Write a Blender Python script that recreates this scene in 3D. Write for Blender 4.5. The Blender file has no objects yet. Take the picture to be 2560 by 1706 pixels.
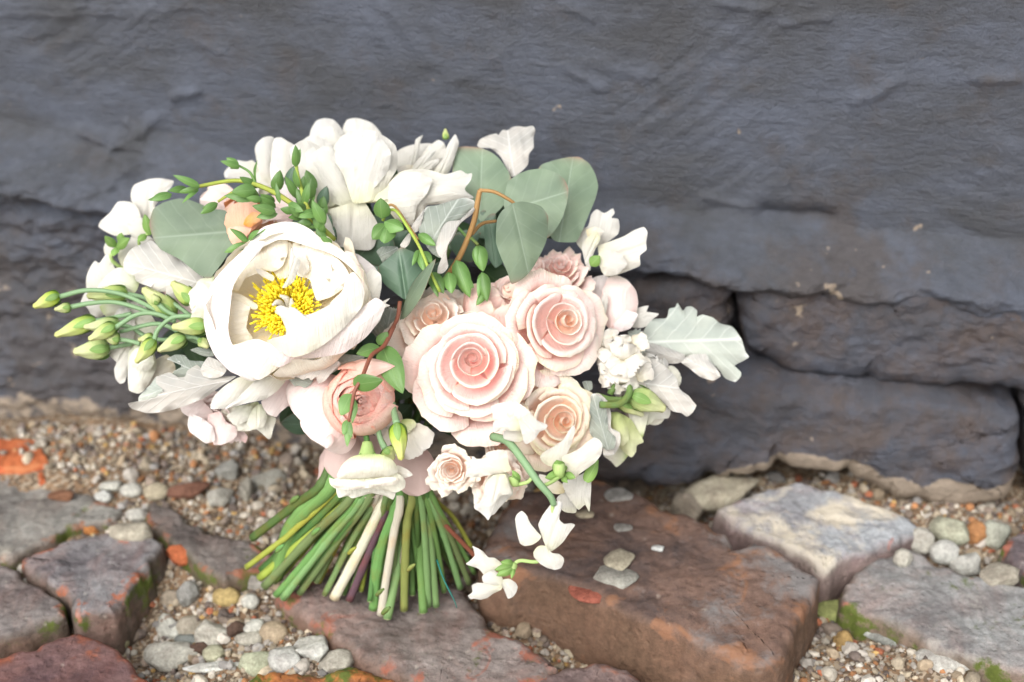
import bpy, bmesh, math, random
import numpy as np
from mathutils import Vector, Matrix

# ------------------------------------------------------------------ camera, light, exposure
SC = bpy.context.scene
COL = SC.collection
PITCH = math.radians(30.0)
CAM = np.array([0.0, -0.86, 0.57])
FPX = 3555.0                                   # focal length in photo pixels (2560 wide)
RGT = np.array([1.0, 0.0, 0.0])
FWD = np.array([0.0, math.cos(PITCH), -math.sin(PITCH)])
UPV = np.array([0.0, math.sin(PITCH), math.cos(PITCH)])

cam_data = bpy.data.cameras.new('camera')
cam = bpy.data.objects.new('camera', cam_data)
COL.objects.link(cam)
cam.location = CAM
cam.rotation_euler = (math.radians(90) - PITCH, 0, 0)
cam_data.lens = 50.0
cam_data.sensor_width = 36.0
cam_data.clip_start = 0.02
cam_data.clip_end = 200
cam_data.dof.use_dof = True
cam_data.dof.focus_distance = 0.775
cam_data.dof.aperture_fstop = 4.5
SC.camera = cam

SUN_EL, SUN_AZ = math.radians(46), math.radians(205)      # azimuth of the sun seen from the scene, from +Y clockwise
world = bpy.data.worlds.new('World')
SC.world = world
world.use_nodes = True
wn = world.node_tree
bg = wn.nodes['Background']
sky = wn.nodes.new('ShaderNodeTexSky')
sky.sky_type = 'NISHITA'
sky.sun_disc = False
sky.sun_elevation = SUN_EL
sky.sun_rotation = SUN_AZ
sky.dust_density = 4.0
sky.air_density = 1.0
hs = wn.nodes.new('ShaderNodeHueSaturation')
hs.inputs['Saturation'].default_value = 0.12
wn.links.new(sky.outputs[0], hs.inputs['Color'])
wn.links.new(hs.outputs[0], bg.inputs[0])
bg.inputs[1].default_value = 0.15

sun_data = bpy.data.lights.new('sun', 'SUN')
sun_data.energy = 0.85
sun_data.angle = math.radians(50)
sun_data.color = (1.0, 0.93, 0.83)
sun = bpy.data.objects.new('sun', sun_data)
COL.objects.link(sun)
sd = Vector((math.sin(SUN_AZ) * math.cos(SUN_EL), math.cos(SUN_AZ) * math.cos(SUN_EL), math.sin(SUN_EL)))
sun.rotation_euler = sd.to_track_quat('Z', 'Y').to_euler()
sun.location = (0, -2, 3)

SC.view_settings.view_transform = 'Standard'
SC.view_settings.look = 'None'
SC.view_settings.gamma = 1
SC.view_settings.use_curve_mapping = False
SC.view_settings.exposure = 0.88
SC.render.engine = 'CYCLES'
SC.cycles.use_denoising = True
SC.cycles.max_bounces = 14
SC.cycles.diffuse_bounces = 12
SC.cycles.transmission_bounces = 12
SC.cycles.caustics_reflective = False
SC.cycles.caustics_refractive = False

rng = random.Random(7)
nrg = np.random.RandomState(11)

# ------------------------------------------------------------------ maths helpers
def at(px, py, d):
    """the place seen at photo pixel (px,py) at the distance d along the view axis"""
    return CAM + d * (FWD + RGT * (px - 1280) / FPX + UPV * (853 - py) / FPX)

def ray(px, py):
    v = FWD + RGT * (px - 1280) / FPX + UPV * (853 - py) / FPX
    return v / np.linalg.norm(v)

def ground_at(px, py, z=0.0):
    r = ray(px, py)
    return CAM + r * ((z - CAM[2]) / r[2])

YAW = math.radians(8)
WU = np.array([math.cos(YAW), -math.sin(YAW), 0.0])
WN = np.array([-math.sin(YAW), -math.cos(YAW), 0.0])
ZUP = np.array([0.0, 0.0, 1.0])

def wall_uz(px, py, out=0.0):
    r = ray(px, py)
    k = (out - CAM.dot(WN)) / r.dot(WN)
    p = CAM + r * k
    return p.dot(WU), p[2]

def cf(a, b, c):
    """direction given as right, up, towards the viewer"""
    v = RGT * a + UPV * b - FWD * c
    return v / np.linalg.norm(v)

def norm(v):
    return v / (np.linalg.norm(v) + 1e-12)

_perm = np.random.RandomState(5).permutation(4096)
_grad = np.random.RandomState(6).normal(size=(4096, 3))
_grad /= np.linalg.norm(_grad, axis=1)[:, None]

def _h(i, j, k):
    return _perm[(_perm[(_perm[i & 4095] + j) & 4095] + k) & 4095]

def noise(P):
    P = np.asarray(P, float)
    I = np.floor(P).astype(np.int64)
    f = P - I
    w = f * f * f * (f * (f * 6 - 15) + 10)
    out = np.zeros(P.shape[:-1])
    for a in (0, 1):
        for b in (0, 1):
            for c in (0, 1):
                g = _grad[_h(I[..., 0] + a, I[..., 1] + b, I[..., 2] + c)]
                d = f - np.array([a, b, c])
                val = (g * d).sum(-1)
                wt = (w[..., 0] if a else 1 - w[..., 0]) * (w[..., 1] if b else 1 - w[..., 1]) * (w[..., 2] if c else 1 - w[..., 2])
                out += val * wt
    return out * 1.6

def fbm(P, octv=4, gain=0.5, seed=0.0):
    P = np.asarray(P, float) + seed * 17.31
    a, s = 1.0, 0.0
    for o in range(octv):
        s = s + a * noise(P)
        P = P * 2.03 + 3.7
        a *= gain
    return s

def sstep(a, b, x):
    t = np.clip((x - a) / (b - a), 0, 1)
    return t * t * (3 - 2 * t)

# ------------------------------------------------------------------ object helpers
ORG = {}

def tag(o, label=None, cat=None, group=None, kind=None):
    if label: o['label'] = label
    if cat: o['category'] = cat
    if group: o['group'] = group
    if kind: o['kind'] = kind
    return o

def link(o, org, parent=None):
    COL.objects.link(o)
    o.location = org
    if parent is not None:
        o.parent = parent
        o.location = np.array(org) - ORG[parent.name]
    ORG[o.name] = np.array(org, float)
    return o

def empty(name, org, parent=None):
    o = bpy.data.objects.new(name, None)
    o.empty_display_size = 0.02
    return link(o, org, parent)

def mesh_obj(name, V, F, mat, parent=None, org=None, smooth=True, uv=None, attrs=None):
    V = np.asarray(V, float)
    if org is None:
        org = V.mean(0)
    me = bpy.data.meshes.new(name)
    L = V - org
    F = np.asarray(F)
    me.vertices.add(len(L)); me.vertices.foreach_set('co', L.astype(np.float32).ravel())
    k = F.shape[1]
    me.loops.add(F.size); me.loops.foreach_set('vertex_index', F.astype(np.int32).ravel())
    me.polygons.add(len(F))
    me.polygons.foreach_set('loop_start', np.arange(0, F.size, k, dtype=np.int32))
    me.polygons.foreach_set('loop_total', np.full(len(F), k, dtype=np.int32))
    me.polygons.foreach_set('use_smooth', np.full(len(F), smooth))
    if uv is not None:
        ul = me.uv_layers.new(name='UVMap')
        ul.data.foreach_set('uv', np.asarray(uv, np.float32)[F.ravel()].ravel())
    me.update(calc_edges=True)
    if attrs:
        for an, av in attrs.items():
            av = np.asarray(av, np.float32)
            if av.ndim == 1:
                a = me.attributes.new(an, 'FLOAT', 'POINT'); a.data.foreach_set('value', av)
            else:
                a = me.attributes.new(an, 'FLOAT_COLOR', 'POINT')
                a.data.foreach_set('color', np.c_[av, np.ones(len(av))].astype(np.float32).ravel())
    if mat is not None:
        me.materials.append(mat)
    o = bpy.data.objects.new(name, me)
    return link(o, org, parent)

def grid_faces(m, n, wrap=False):
    i = np.arange(m - 1)[:, None]
    j = np.arange(n if wrap else n - 1)[None, :]
    jn = (j + 1) % n
    a = i * n + j; b = i * n + jn; c = (i + 1) * n + jn; d = (i + 1) * n + j
    return np.stack([a, b, c, d], -1).reshape(-1, 4)

def grid_obj(name, P, mat, parent=None, wrap=False, org=None, attrs=None):
    m, n = P.shape[:2]
    s, t = np.meshgrid(np.linspace(0, 1, m), np.linspace(0, 1, n), indexing='ij')
    return mesh_obj(name, P.reshape(-1, 3), grid_faces(m, n, wrap), mat, parent, org, True,
                    np.stack([t, s], -1).reshape(-1, 2), attrs)

def catmull(pts, n):
    P = np.asarray(pts, float)
    if len(P) == 2:
        return P[0] + (P[1] - P[0]) * np.linspace(0, 1, n)[:, None]
    Q = np.vstack([2 * P[0] - P[1], P, 2 * P[-1] - P[-2]])
    out = []
    segs = len(P) - 1
    for x in np.linspace(0, segs, n):
        i = min(int(x), segs - 1); f = x - i
        a, b, c, d = Q[i], Q[i + 1], Q[i + 2], Q[i + 3]
        out.append(0.5 * ((2 * b) + (c - a) * f + (2 * a - 5 * b + 4 * c - d) * f * f + (3 * b - a - 3 * c + d) * f ** 3))
    return np.array(out)

def tube(name, pts, radii, mat, parent=None, n=14, k=8, cap=True, flat=1.0, ridge=0.0):
    C = catmull(pts, n)
    rr = np.interp(np.linspace(0, 1, n), np.linspace(0, 1, len(radii)), radii)
    T = np.gradient(C, axis=0); T /= np.linalg.norm(T, axis=1)[:, None] + 1e-12
    ref = np.array([0.31, 0.2, 0.93]) if abs(T[0][2]) < 0.8 else np.array([0.9, 0.3, 0.1])
    N = norm(np.cross(T[0], ref)); P = np.zeros((n, k, 3))
    ph = np.linspace(0, 2 * math.pi, k, endpoint=False)
    for i in range(n):
        N = norm(N - T[i] * N.dot(T[i])); B = np.cross(T[i], N)
        r = rr[i] * (1 + ridge * np.cos(ph * 3))
        P[i] = C[i] + (N[None] * (np.cos(ph) * r)[:, None] + B[None] * (np.sin(ph) * r * flat)[:, None])
    if cap:
        P = np.concatenate([np.repeat(C[:1], k, 0)[None], P, np.repeat(C[-1:], k, 0)[None]], 0)
    return grid_obj(name, P, mat, parent, wrap=True)

# ------------------------------------------------------------------ materials
def new_mat(name):
    m = bpy.data.materials.new(name)
    m.use_nodes = True
    return m, m.node_tree.nodes, m.node_tree.links, m.node_tree.nodes['Principled BSDF']

def _ramp(N, stops):
    r = N.new('ShaderNodeValToRGB')
    e = r.color_ramp.elements
    while len(e) > 1: e.remove(e[-1])
    e[0].position = stops[0][0]; e[0].color = (*stops[0][1], 1)
    for p, c in stops[1:]:
        x = e.new(p); x.color = (*c, 1)
    return r

def _g(v): return (v, v, v)

def _noise(N, L, vec, scale, detail=4, rough=0.55, dist=0.0):
    n = N.new('ShaderNodeTexNoise')
    n.inputs['Scale'].default_value = scale; n.inputs['Detail'].default_value = detail
    n.inputs['Roughness'].default_value = rough; n.inputs['Distortion'].default_value = dist
    if vec is not None: L.new(vec, n.inputs['Vector'])
    return n

def _mix(N, L, fac, a, b, mode='MIX'):
    m = N.new('ShaderNodeMix'); m.data_type = 'RGBA'; m.blend_type = mode
    for sock, v in ((m.inputs[0], fac), (m.inputs[6], a), (m.inputs[7], b)):
        if isinstance(v, (int, float)): sock.default_value = v
        elif isinstance(v, tuple): sock.default_value = (*v, 1)
        else: L.new(v, sock)
    return m.outputs[2]

def _math(N, L, op, a, b=None, clamp=False):
    m = N.new('ShaderNodeMath'); m.operation = op; m.use_clamp = clamp
    for i, v in enumerate((a, b)):
        if v is None: continue
        if isinstance(v, (int, float)): m.inputs[i].default_value = v
        else: L.new(v, m.inputs[i])
    return m.outputs[0]

def _bump(N, L, h, strength, dist, prev=None):
    b = N.new('ShaderNodeBump'); b.inputs['Strength'].default_value = strength; b.inputs['Distance'].default_value = dist
    L.new(h, b.inputs['Height'])
    if prev is not None: L.new(prev, b.inputs['Normal'])
    return b.outputs[0]

def petal_mat(name, stops, trans=0.3, rough=0.6, vein=0.06, var=0.04, edge=None):
    """colour runs from claw (v=0) to lip (v=1) as it does in the flower itself"""
    m, N, L, B = new_mat(name)
    uv = N.new('ShaderNodeUVMap'); sep = N.new('ShaderNodeSeparateXYZ'); L.new(uv.outputs[0], sep.inputs[0])
    tc = N.new('ShaderNodeTexCoord')
    wob = _noise(N, L, tc.outputs['Object'], 60, 3)
    v = _math(N, L, 'ADD', sep.outputs[1], _math(N, L, 'MULTIPLY', _math(N, L, 'SUBTRACT', wob.outputs[0], 0.5), 0.25))
    r = _ramp(N, stops); L.new(v, r.inputs[0])
    col = r.outputs[0]
    mp = N.new('ShaderNodeMapping'); mp.inputs['Scale'].default_value = (26, 1.2, 1); L.new(uv.outputs[0], mp.inputs[0])
    vn = _noise(N, L, mp.outputs[0], 2.0, 3, 0.6, 0.4)
    dark = _ramp(N, [(0.3, _g(1 - vein)), (0.7, _g(1.0))]); L.new(vn.outputs[0], dark.inputs[0])
    col = _mix(N, L, 1.0, col, dark.outputs[0], 'MULTIPLY')
    if edge:
        e = _math(N, L, 'ABSOLUTE', _math(N, L, 'SUBTRACT', sep.outputs[0], 0.5))
        e = _math(N, L, 'POWER', _math(N, L, 'MULTIPLY', _math(N, L, 'MAXIMUM', _math(N, L, 'MULTIPLY', e, 2), sep.outputs[1]), 1.0), 14)
        blot = _noise(N, L, tc.outputs['Object'], 45, 2)
        rb = _ramp(N, [(0.42, _g(0)), (0.62, _g(1))]); L.new(blot.outputs[0], rb.inputs[0])
        col = _mix(N, L, _math(N, L, 'MULTIPLY', e, rb.outputs[0]), col, edge)
    oi = N.new('ShaderNodeObjectInfo')
    hsv = N.new('ShaderNodeHueSaturation')
    L.new(col, hsv.inputs['Color'])
    L.new(_math(N, L, 'ADD', _math(N, L, 'MULTIPLY', oi.outputs['Random'], var * 2), 1 - var * 1.5), hsv.inputs['Value'])
    L.new(_math(N, L, 'ADD', _math(N, L, 'MULTIPLY', oi.outputs['Random'], 0.4), 0.8), hsv.inputs['Saturation'])
    L.new(hsv.outputs[0], B.inputs['Base Color'])
    B.inputs['Roughness'].default_value = rough
    B.inputs['Specular IOR Level'].default_value = 0.25
    cr = _noise(N, L, tc.outputs['Object'], 110, 3, 0.6, 0.6)
    nb = _bump(N, L, vn.outputs[0], 0.55, 0.0014)
    nb = _bump(N, L, cr.outputs[0], 0.4, 0.0016, nb)
    L.new(nb, B.inputs['Normal'])
    tr = N.new('ShaderNodeBsdfTranslucent'); L.new(hsv.outputs[0], tr.inputs[0]); L.new(nb, tr.inputs['Normal'])
    mx = N.new('ShaderNodeMixShader'); mx.inputs[0].default_value = trans * 0.5
    L.new(B.outputs[0], mx.inputs[1]); L.new(tr.outputs[0], mx.inputs[2])
    L.new(mx.outputs[0], N['Material Output'].inputs['Surface'])
    return m

def leaf_mat(name, col, vein_col, under=None, trans=0.15, rough=0.5, spec=0.35, veins=7, vein_w=0.04, edge=None, felt=False, side_vein=0.35):
    m, N, L, B = new_mat(name)
    uv = N.new('ShaderNodeUVMap'); sep = N.new('ShaderNodeSeparateXYZ'); L.new(uv.outputs[0], sep.inputs[0])
    tc = N.new('ShaderNodeTexCoord')
    n1 = _noise(N, L, tc.outputs['Object'], 55, 4)
    n0 = _noise(N, L, tc.outputs['Object'], 18, 3)
    n1m = _math(N, L, 'ADD', _math(N, L, 'MULTIPLY', n0.outputs[0], 1.4), _math(N, L, 'SUBTRACT', n1.outputs[0], 0.7), True)
    base = _mix(N, L, n1m, tuple(c * 0.68 for c in col), tuple(min(1, c * v) for c, v in zip(col, (1.32, 1.22, 1.15))))
    wv = _noise(N, L, tc.outputs['Object'], 80, 2)
    x = _math(N, L, 'ABSOLUTE', _math(N, L, 'SUBTRACT', sep.outputs[0], 0.5))
    mid = _math(N, L, 'SUBTRACT', 1.0, _math(N, L, 'DIVIDE', x, vein_w), True)
    # side veins: slanted lines from the midrib
    q = _math(N, L, 'ADD', _math(N, L, 'MULTIPLY', _math(N, L, 'SUBTRACT', sep.outputs[1], _math(N, L, 'MULTIPLY', x, 0.75)), veins),
              _math(N, L, 'MULTIPLY', wv.outputs[0], 0.5))
    fr = _math(N, L, 'ABSOLUTE', _math(N, L, 'SUBTRACT', _math(N, L, 'FRACT', q), 0.5))
    sv = _math(N, L, 'SUBTRACT', 1.0, _math(N, L, 'DIVIDE', fr, 0.09), True)
    vv = _math(N, L, 'MAXIMUM', mid, _math(N, L, 'MULTIPLY', sv, side_vein))
    c = _mix(N, L, _math(N, L, 'MULTIPLY', vv, 0.75), base, vein_col)
    if edge:
        e = _math(N, L, 'MAXIMUM', _math(N, L, 'MULTIPLY', x, 2), sep.outputs[1])
        c = _mix(N, L, _math(N, L, 'POWER', e, 30), c, edge)
    oi = N.new('ShaderNodeObjectInfo')
    hsv = N.new('ShaderNodeHueSaturation'); L.new(c, hsv.inputs['Color'])
    L.new(_math(N, L, 'ADD', _math(N, L, 'MULTIPLY', oi.outputs['Random'], 0.3), 0.85), hsv.inputs['Value'])
    out = hsv.outputs[0]
    if under:
        geo = N.new('ShaderNodeNewGeometry')
        uc = _mix(N, L, _math(N, L, 'MULTIPLY', vv, 0.5), under, vein_col)
        out = _mix(N, L, geo.outputs['Backfacing'], out, uc)
    L.new(out, B.inputs['Base Color'])
    B.inputs['Roughness'].default_value = rough
    B.inputs['Specular IOR Level'].default_value = spec
    nb = _bump(N, L, vv, 0.5 if felt else 0.25, 0.0006)
    nz = _noise(N, L, tc.outputs['Object'], 900 if felt else 250, 3, 0.7)
    nb = _bump(N, L, nz.outputs[0], 0.5 if felt else 0.15, 0.0004, nb)
    L.new(nb, B.inputs['Normal'])
    if felt:
        B.inputs['Sheen Weight'].default_value = 0.4
        B.inputs['Sheen Roughness'].default_value = 0.5
    tr = N.new('ShaderNodeBsdfTranslucent'); L.new(out, tr.inputs[0])
    mx = N.new('ShaderNodeMixShader'); mx.inputs[0].default_value = trans
    L.new(B.outputs[0], mx.inputs[1]); L.new(tr.outputs[0], mx.inputs[2])
    L.new(mx.outputs[0], N['Material Output'].inputs['Surface'])
    return m

def stem_mat(name, col):
    m, N, L, B = new_mat(name)
    tc = N.new('ShaderNodeTexCoord'); uv = N.new('ShaderNodeUVMap')
    mp = N.new('ShaderNodeMapping'); mp.inputs['Scale'].default_value = (14, 0.8, 1); L.new(uv.outputs[0], mp.inputs[0])
    oi = N.new('ShaderNodeObjectInfo')
    off = N.new('ShaderNodeCombineXYZ'); L.new(_math(N, L, 'MULTIPLY', oi.outputs['Random'], 50), off.inputs[1]); L.new(off.outputs[0], mp.inputs['Location'])
    n = _noise(N, L, mp.outputs[0], 1.6, 5, 0.65)
    n2 = _noise(N, L, tc.outputs['Object'], 60, 4, 0.6)
    c = _mix(N, L, n.outputs[0], tuple(x * 0.55 for x in col), tuple(min(1, x * 1.45) for x in col))
    r = _ramp(N, [(0.52, _g(0)), (0.72, _g(0.7))]); L.new(n2.outputs[0], r.inputs[0])
    c = _mix(N, L, r.outputs[0], c, (col[0] * 0.9 + 0.07, col[1] * 0.75, col[2] * 0.5))
    hv = N.new('ShaderNodeHueSaturation'); L.new(c, hv.inputs['Color'])
    L.new(_math(N, L, 'ADD', _math(N, L, 'MULTIPLY', oi.outputs['Random'], 0.5), 0.72), hv.inputs['Value'])
    L.new(_math(N, L, 'ADD', _math(N, L, 'MULTIPLY', oi.outputs['Random'], 0.05), 0.468), hv.inputs['Hue'])
    L.new(hv.outputs[0], B.inputs['Base Color'])
    B.inputs['Roughness'].default_value = 0.55; B.inputs['Specular IOR Level'].default_value = 0.35
    nb = _bump(N, L, n.outputs[0], 0.5, 0.0012); nb = _bump(N, L, n2.outputs[0], 0.3, 0.001, nb); L.new(nb, B.inputs['Normal'])
    return m

def plain_mat(name, col, rough=0.6, spec=0.3, var=0.25, scale=120, bump=0.2, grad=None, stretch=None):
    m, N, L, B = new_mat(name)
    tc = N.new('ShaderNodeTexCoord')
    vec = tc.outputs['Object']
    if stretch:
        uv = N.new('ShaderNodeUVMap')
        mp = N.new('ShaderNodeMapping'); mp.inputs['Scale'].default_value = stretch; L.new(uv.outputs[0], mp.inputs[0]); vec = mp.outputs[0]
    n = _noise(N, L, vec, scale, 4)
    c = _mix(N, L, n.outputs[0], tuple(x * (1 - var) for x in col), tuple(min(1, x * (1 + var)) for x in col))
    if grad:
        uv = N.new('ShaderNodeUVMap'); sep = N.new('ShaderNodeSeparateXYZ'); L.new(uv.outputs[0], sep.inputs[0])
        r = _ramp(N, grad); L.new(sep.outputs[1], r.inputs[0])
        c = _mix(N, L, 1.0, r.outputs[0], _mix(N, L, n.outputs[0], _g(1 - var), _g(1.0)), 'MULTIPLY')
    L.new(c, B.inputs['Base Color'])
    B.inputs['Roughness'].default_value = rough
    B.inputs['Specular IOR Level'].default_value = spec
    L.new(_bump(N, L, n.outputs[0], bump, 0.001), B.inputs['Normal'])
    return m

def brick_mat(name, base, dark, chip, chip_thr=0.62, pale=None, pale_thr=0.66, moss=0.0, rough=0.75, scale=1.0, side=None, spec=0.3, speck=0.35):
    """weathered brick: skin colours, chips of fresh clay, lime bloom, moss low on the sides"""
    m, N, L, B = new_mat(name)
    tc = N.new('ShaderNodeTexCoord'); V = tc.outputs['Object']
    n1 = _noise(N, L, V, 28 * scale, 6, 0.65)
    base = (base[0] * .90, base[1] * .94, base[2] * .94); dark = tuple(x * .8 for x in dark); chip = (chip[0] * .80, chip[1] * .88, chip[2] * .9)
    r1 = _ramp(N, [(0.36, dark), (0.62, base)]); L.new(n1.outputs[0], r1.inputs[0])
    c = r1.outputs[0]
    if side:
        at_ = N.new('ShaderNodeAttribute'); at_.attribute_name = 'side'
        c = _mix(N, L, at_.outputs['Fac'], c, side)
    n7 = _noise(N, L, V, 14 * scale, 5, 0.7, 0.8)
    r7 = _ramp(N, [(0.45, _g(0)), (0.68, _g(0.55))]); L.new(n7.outputs[0], r7.inputs[0])
    c = _mix(N, L, r7.outputs[0], c, tuple(0.5 * x + 0.5 * y for x, y in zip(chip, base)))
    n2 = _noise(N, L, V, 190 * scale, 6, 0.8)
    r2 = _ramp(N, [(0.32, _g(0.60)), (0.7, _g(1.32))]); L.new(n2.outputs[0], r2.inputs[0])
    c = _mix(N, L, 1.0, c, r2.outputs[0], 'MULTIPLY')
    n3 = _noise(N, L, V, 38 * scale, 5, 0.6, 0.5)
    rim = N.new('ShaderNodeAttribute'); rim.attribute_name = 'rim'
    f3 = _math(N, L, 'ADD', n3.outputs[0], _math(N, L, 'MULTIPLY', rim.outputs['Fac'], 0.10))
    r3 = _ramp(N, [(chip_thr - .01, _g(0)), (chip_thr + 0.06, _g(.85))]); L.new(f3, r3.inputs[0])
    c = _mix(N, L, r3.outputs[0], c, chip)
    if pale:
        n4 = _noise(N, L, V, 17 * scale, 6, 0.7, 0.3)
        mp = N.new('ShaderNodeMapping'); mp.inputs['Location'].default_value = (3.1, 1.7, 0.4); L.new(V, mp.inputs[0]); L.new(mp.outputs[0], n4.inputs['Vector'])
        r4 = _ramp(N, [(pale_thr - 0.06, _g(0)), (pale_thr + 0.06, _g(1))]); L.new(n4.outputs[0], r4.inputs[0])
        sd4 = N.new('ShaderNodeAttribute'); sd4.attribute_name = 'side'
        c = _mix(N, L, _math(N, L, 'MULTIPLY', r4.outputs[0], _math(N, L, 'SUBTRACT', 1.0, sd4.outputs['Fac'])), c, pale)
    # small pale grains stuck on
    vo = N.new('ShaderNodeTexVoronoi'); vo.inputs['Scale'].default_value = 95 * scale; L.new(V, vo.inputs['Vector'])
    rv = _ramp(N, [(0.0, _g(1)), (0.17, _g(0))]); L.new(vo.outputs['Distance'], rv.inputs[0])
    sp = _math(N, L, 'MULTIPLY', rv.outputs[0], _math(N, L, 'GREATER_THAN', n1.outputs[0], 0.53))
    c = _mix(N, L, _math(N, L, 'MULTIPLY', sp, speck), c, (0.55, 0.5, 0.42))
    if moss > 0:
        at2 = N.new('ShaderNodeAttribute'); at2.attribute_name = 'side'
        n5 = _noise(N, L, V, 40 * scale, 6, 0.7)
        f = _math(N, L, 'ADD', n5.outputs[0], _math(N, L, 'MULTIPLY', at2.outputs['Fac'], 0.16))
        r5 = _ramp(N, [(0.70 - moss * 0.2, _g(0)), (0.78 - moss * 0.2, _g(1))]); L.new(f, r5.inputs[0])
        mc = _mix(N, L, n2.outputs[0], (0.03, 0.045, 0.008), (0.14, 0.17, 0.03))
        c = _mix(N, L, r5.outputs[0], c, mc)
    L.new(c, B.inputs['Base Color'])
    B.inputs['Roughness'].default_value = rough
    B.inputs['Specular IOR Level'].default_value = spec
    nb = _bump(N, L, n1.outputs[0], 0.5, 0.003)
    nb = _bump(N, L, n2.outputs[0], 0.8, 0.0016, nb)
    pv = N.new('ShaderNodeTexVoronoi'); pv.inputs['Scale'].default_value = 160 * scale; L.new(V, pv.inputs['Vector'])
    rp = _ramp(N, [(0.12, _g(0)), (0.3, _g(1))]); L.new(pv.outputs['Distance'], rp.inputs[0])
    nb = _bump(N, L, rp.outputs[0], 0.4, 0.0012, nb)
    nb = _bump(N, L, r3.outputs[0], -0.5, 0.001, nb) if False else nb
    L.new(nb, B.inputs['Normal'])
    return m

def wall_mat(name, blue=(0.090, 0.102, 0.134), grey=(0.060, 0.063, 0.072), brown=(0.072, 0.061, 0.058), low=True, rough=0.44, worn=0.60):
    m, N, L, B = new_mat(name)
    tc = N.new('ShaderNodeTexCoord'); V = tc.outputs['Object']
    mp = N.new('ShaderNodeMapping'); mp.inputs['Scale'].default_value = (0.55, 0.55, 1.0); mp.inputs['Rotation'].default_value = (0, math.radians(-7), 0)
    L.new(V, mp.inputs[0])
    mq = N.new('ShaderNodeMapping'); mq.inputs['Scale'].default_value = (0.26, 0.26, 1.0); mq.inputs['Rotation'].default_value = (0, math.radians(-9), 0); L.new(V, mq.inputs[0])
    mr = N.new('ShaderNodeMapping'); mr.inputs['Scale'].default_value = (0.2, 0.2, 1.0); mr.inputs['Rotation'].default_value = (0, math.radians(38), 0); L.new(V, mr.inputs[0])
    n1 = _noise(N, L, mp.outputs[0], 22, 6, 0.62, 0.3)
    r1 = _ramp(N, [(0.36, grey), (0.62, blue)]); L.new(n1.outputs[0], r1.inputs[0])
    c = r1.outputs[0]
    w = N.new('ShaderNodeAttribute'); w.attribute_name = 'worn'
    n3 = _noise(N, L, V, 26, 6, 0.7)
    f = _math(N, L, 'ADD', n3.outputs[0], _math(N, L, 'MULTIPLY', w.outputs['Fac'], 0.22))
    r3 = _ramp(N, [(worn - 0.06, _g(0)), (worn + 0.14, _g(0.75))]); L.new(f, r3.inputs[0])
    c = _mix(N, L, r3.outputs[0], c, brown)
    # flecks where the paint has come off down to lime and brick
    n4 = _noise(N, L, V, 75, 3, 0.5)
    f4 = _math(N, L, 'ADD', n4.outputs[0], _math(N, L, 'MULTIPLY', w.outputs['Fac'], 0.09))
    r4 = _ramp(N, [(0.745, _g(0)), (0.79, _g(0.8))]); L.new(f4, r4.inputs[0])
    c = _mix(N, L, r4.outputs[0], c, (0.36, 0.29, 0.22))
    k = N.new('ShaderNodeAttribute'); k.attribute_name = 'lime'
    n5 = _noise(N, L, V, 90, 5, 0.7)
    f5 = _math(N, L, 'MULTIPLY', _math(N, L, 'ADD', n5.outputs[0], k.outputs['Fac']), 0.5)
    r5 = _ramp(N, [(0.5, _g(0)), (0.56, _g(0.95))]); L.new(f5, r5.inputs[0])
    c = _mix(N, L, r5.outputs[0], c, _mix(N, L, n5.outputs[0], (0.13, 0.10, 0.075), (0.42, 0.34, 0.26)))
    n2 = _noise(N, L, mp.outputs[0], 260, 4, 0.7)
    r2 = _ramp(N, [(0.3, _g(0.85)), (0.7, _g(1.15))]); L.new(n2.outputs[0], r2.inputs[0])
    c = _mix(N, L, 1.0, c, r2.outputs[0], 'MULTIPLY')
    L.new(c, B.inputs['Base Color'])
    B.inputs['Roughness'].default_value = rough
    B.inputs['Specular IOR Level'].default_value = 0.45
    na = _noise(N, L, V, 70, 6, 0.6, 0.4)
    nb = _bump(N, L, na.outputs[0], 0.45, 0.0022)
    s1 = _noise(N, L, mq.outputs[0], 200, 5, 0.6, 0.2); s2 = _noise(N, L, mr.outputs[0], 170, 4, 0.6, 0.2)
    mk = _noise(N, L, V, 6, 2); rk = _ramp(N, [(0.46, _g(0)), (0.6, _g(1))]); L.new(mk.outputs[0], rk.inputs[0])
    nb = _bump(N, L, _mix(N, L, rk.outputs[0], s1.outputs[0], s2.outputs[0]), 0.95, 0.0020, nb)
    nc = _noise(N, L, V, 520, 5, 0.75)
    nb = _bump(N, L, nc.outputs[0], 0.9, 0.0020, nb)
    nb = _bump(N, L, n2.outputs[0], 0.35, 0.0012, nb)
    L.new(nb, B.inputs['Normal'])
    return m

def attr_mat(name, rough=0.8, var=0.3, bump=0.4, scale=300):
    m, N, L, B = new_mat(name)
    a = N.new('ShaderNodeAttribute'); a.attribute_name = 'tint'
    tc = N.new('ShaderNodeTexCoord')
    n = _noise(N, L, tc.outputs['Object'], scale, 4, 0.7)
    r = _ramp(N, [(0.3, _g(1 - var)), (0.7, _g(1 + var * 0.7))]); L.new(n.outputs[0], r.inputs[0])
    L.new(_mix(N, L, 1.0, a.outputs['Color'], r.outputs[0], 'MULTIPLY'), B.inputs['Base Color'])
    B.inputs['Roughness'].default_value = rough
    B.inputs['Specular IOR Level'].default_value = 0.3
    L.new(_bump(N, L, n.outputs[0], bump, 0.001), B.inputs['Normal'])
    return m

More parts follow.
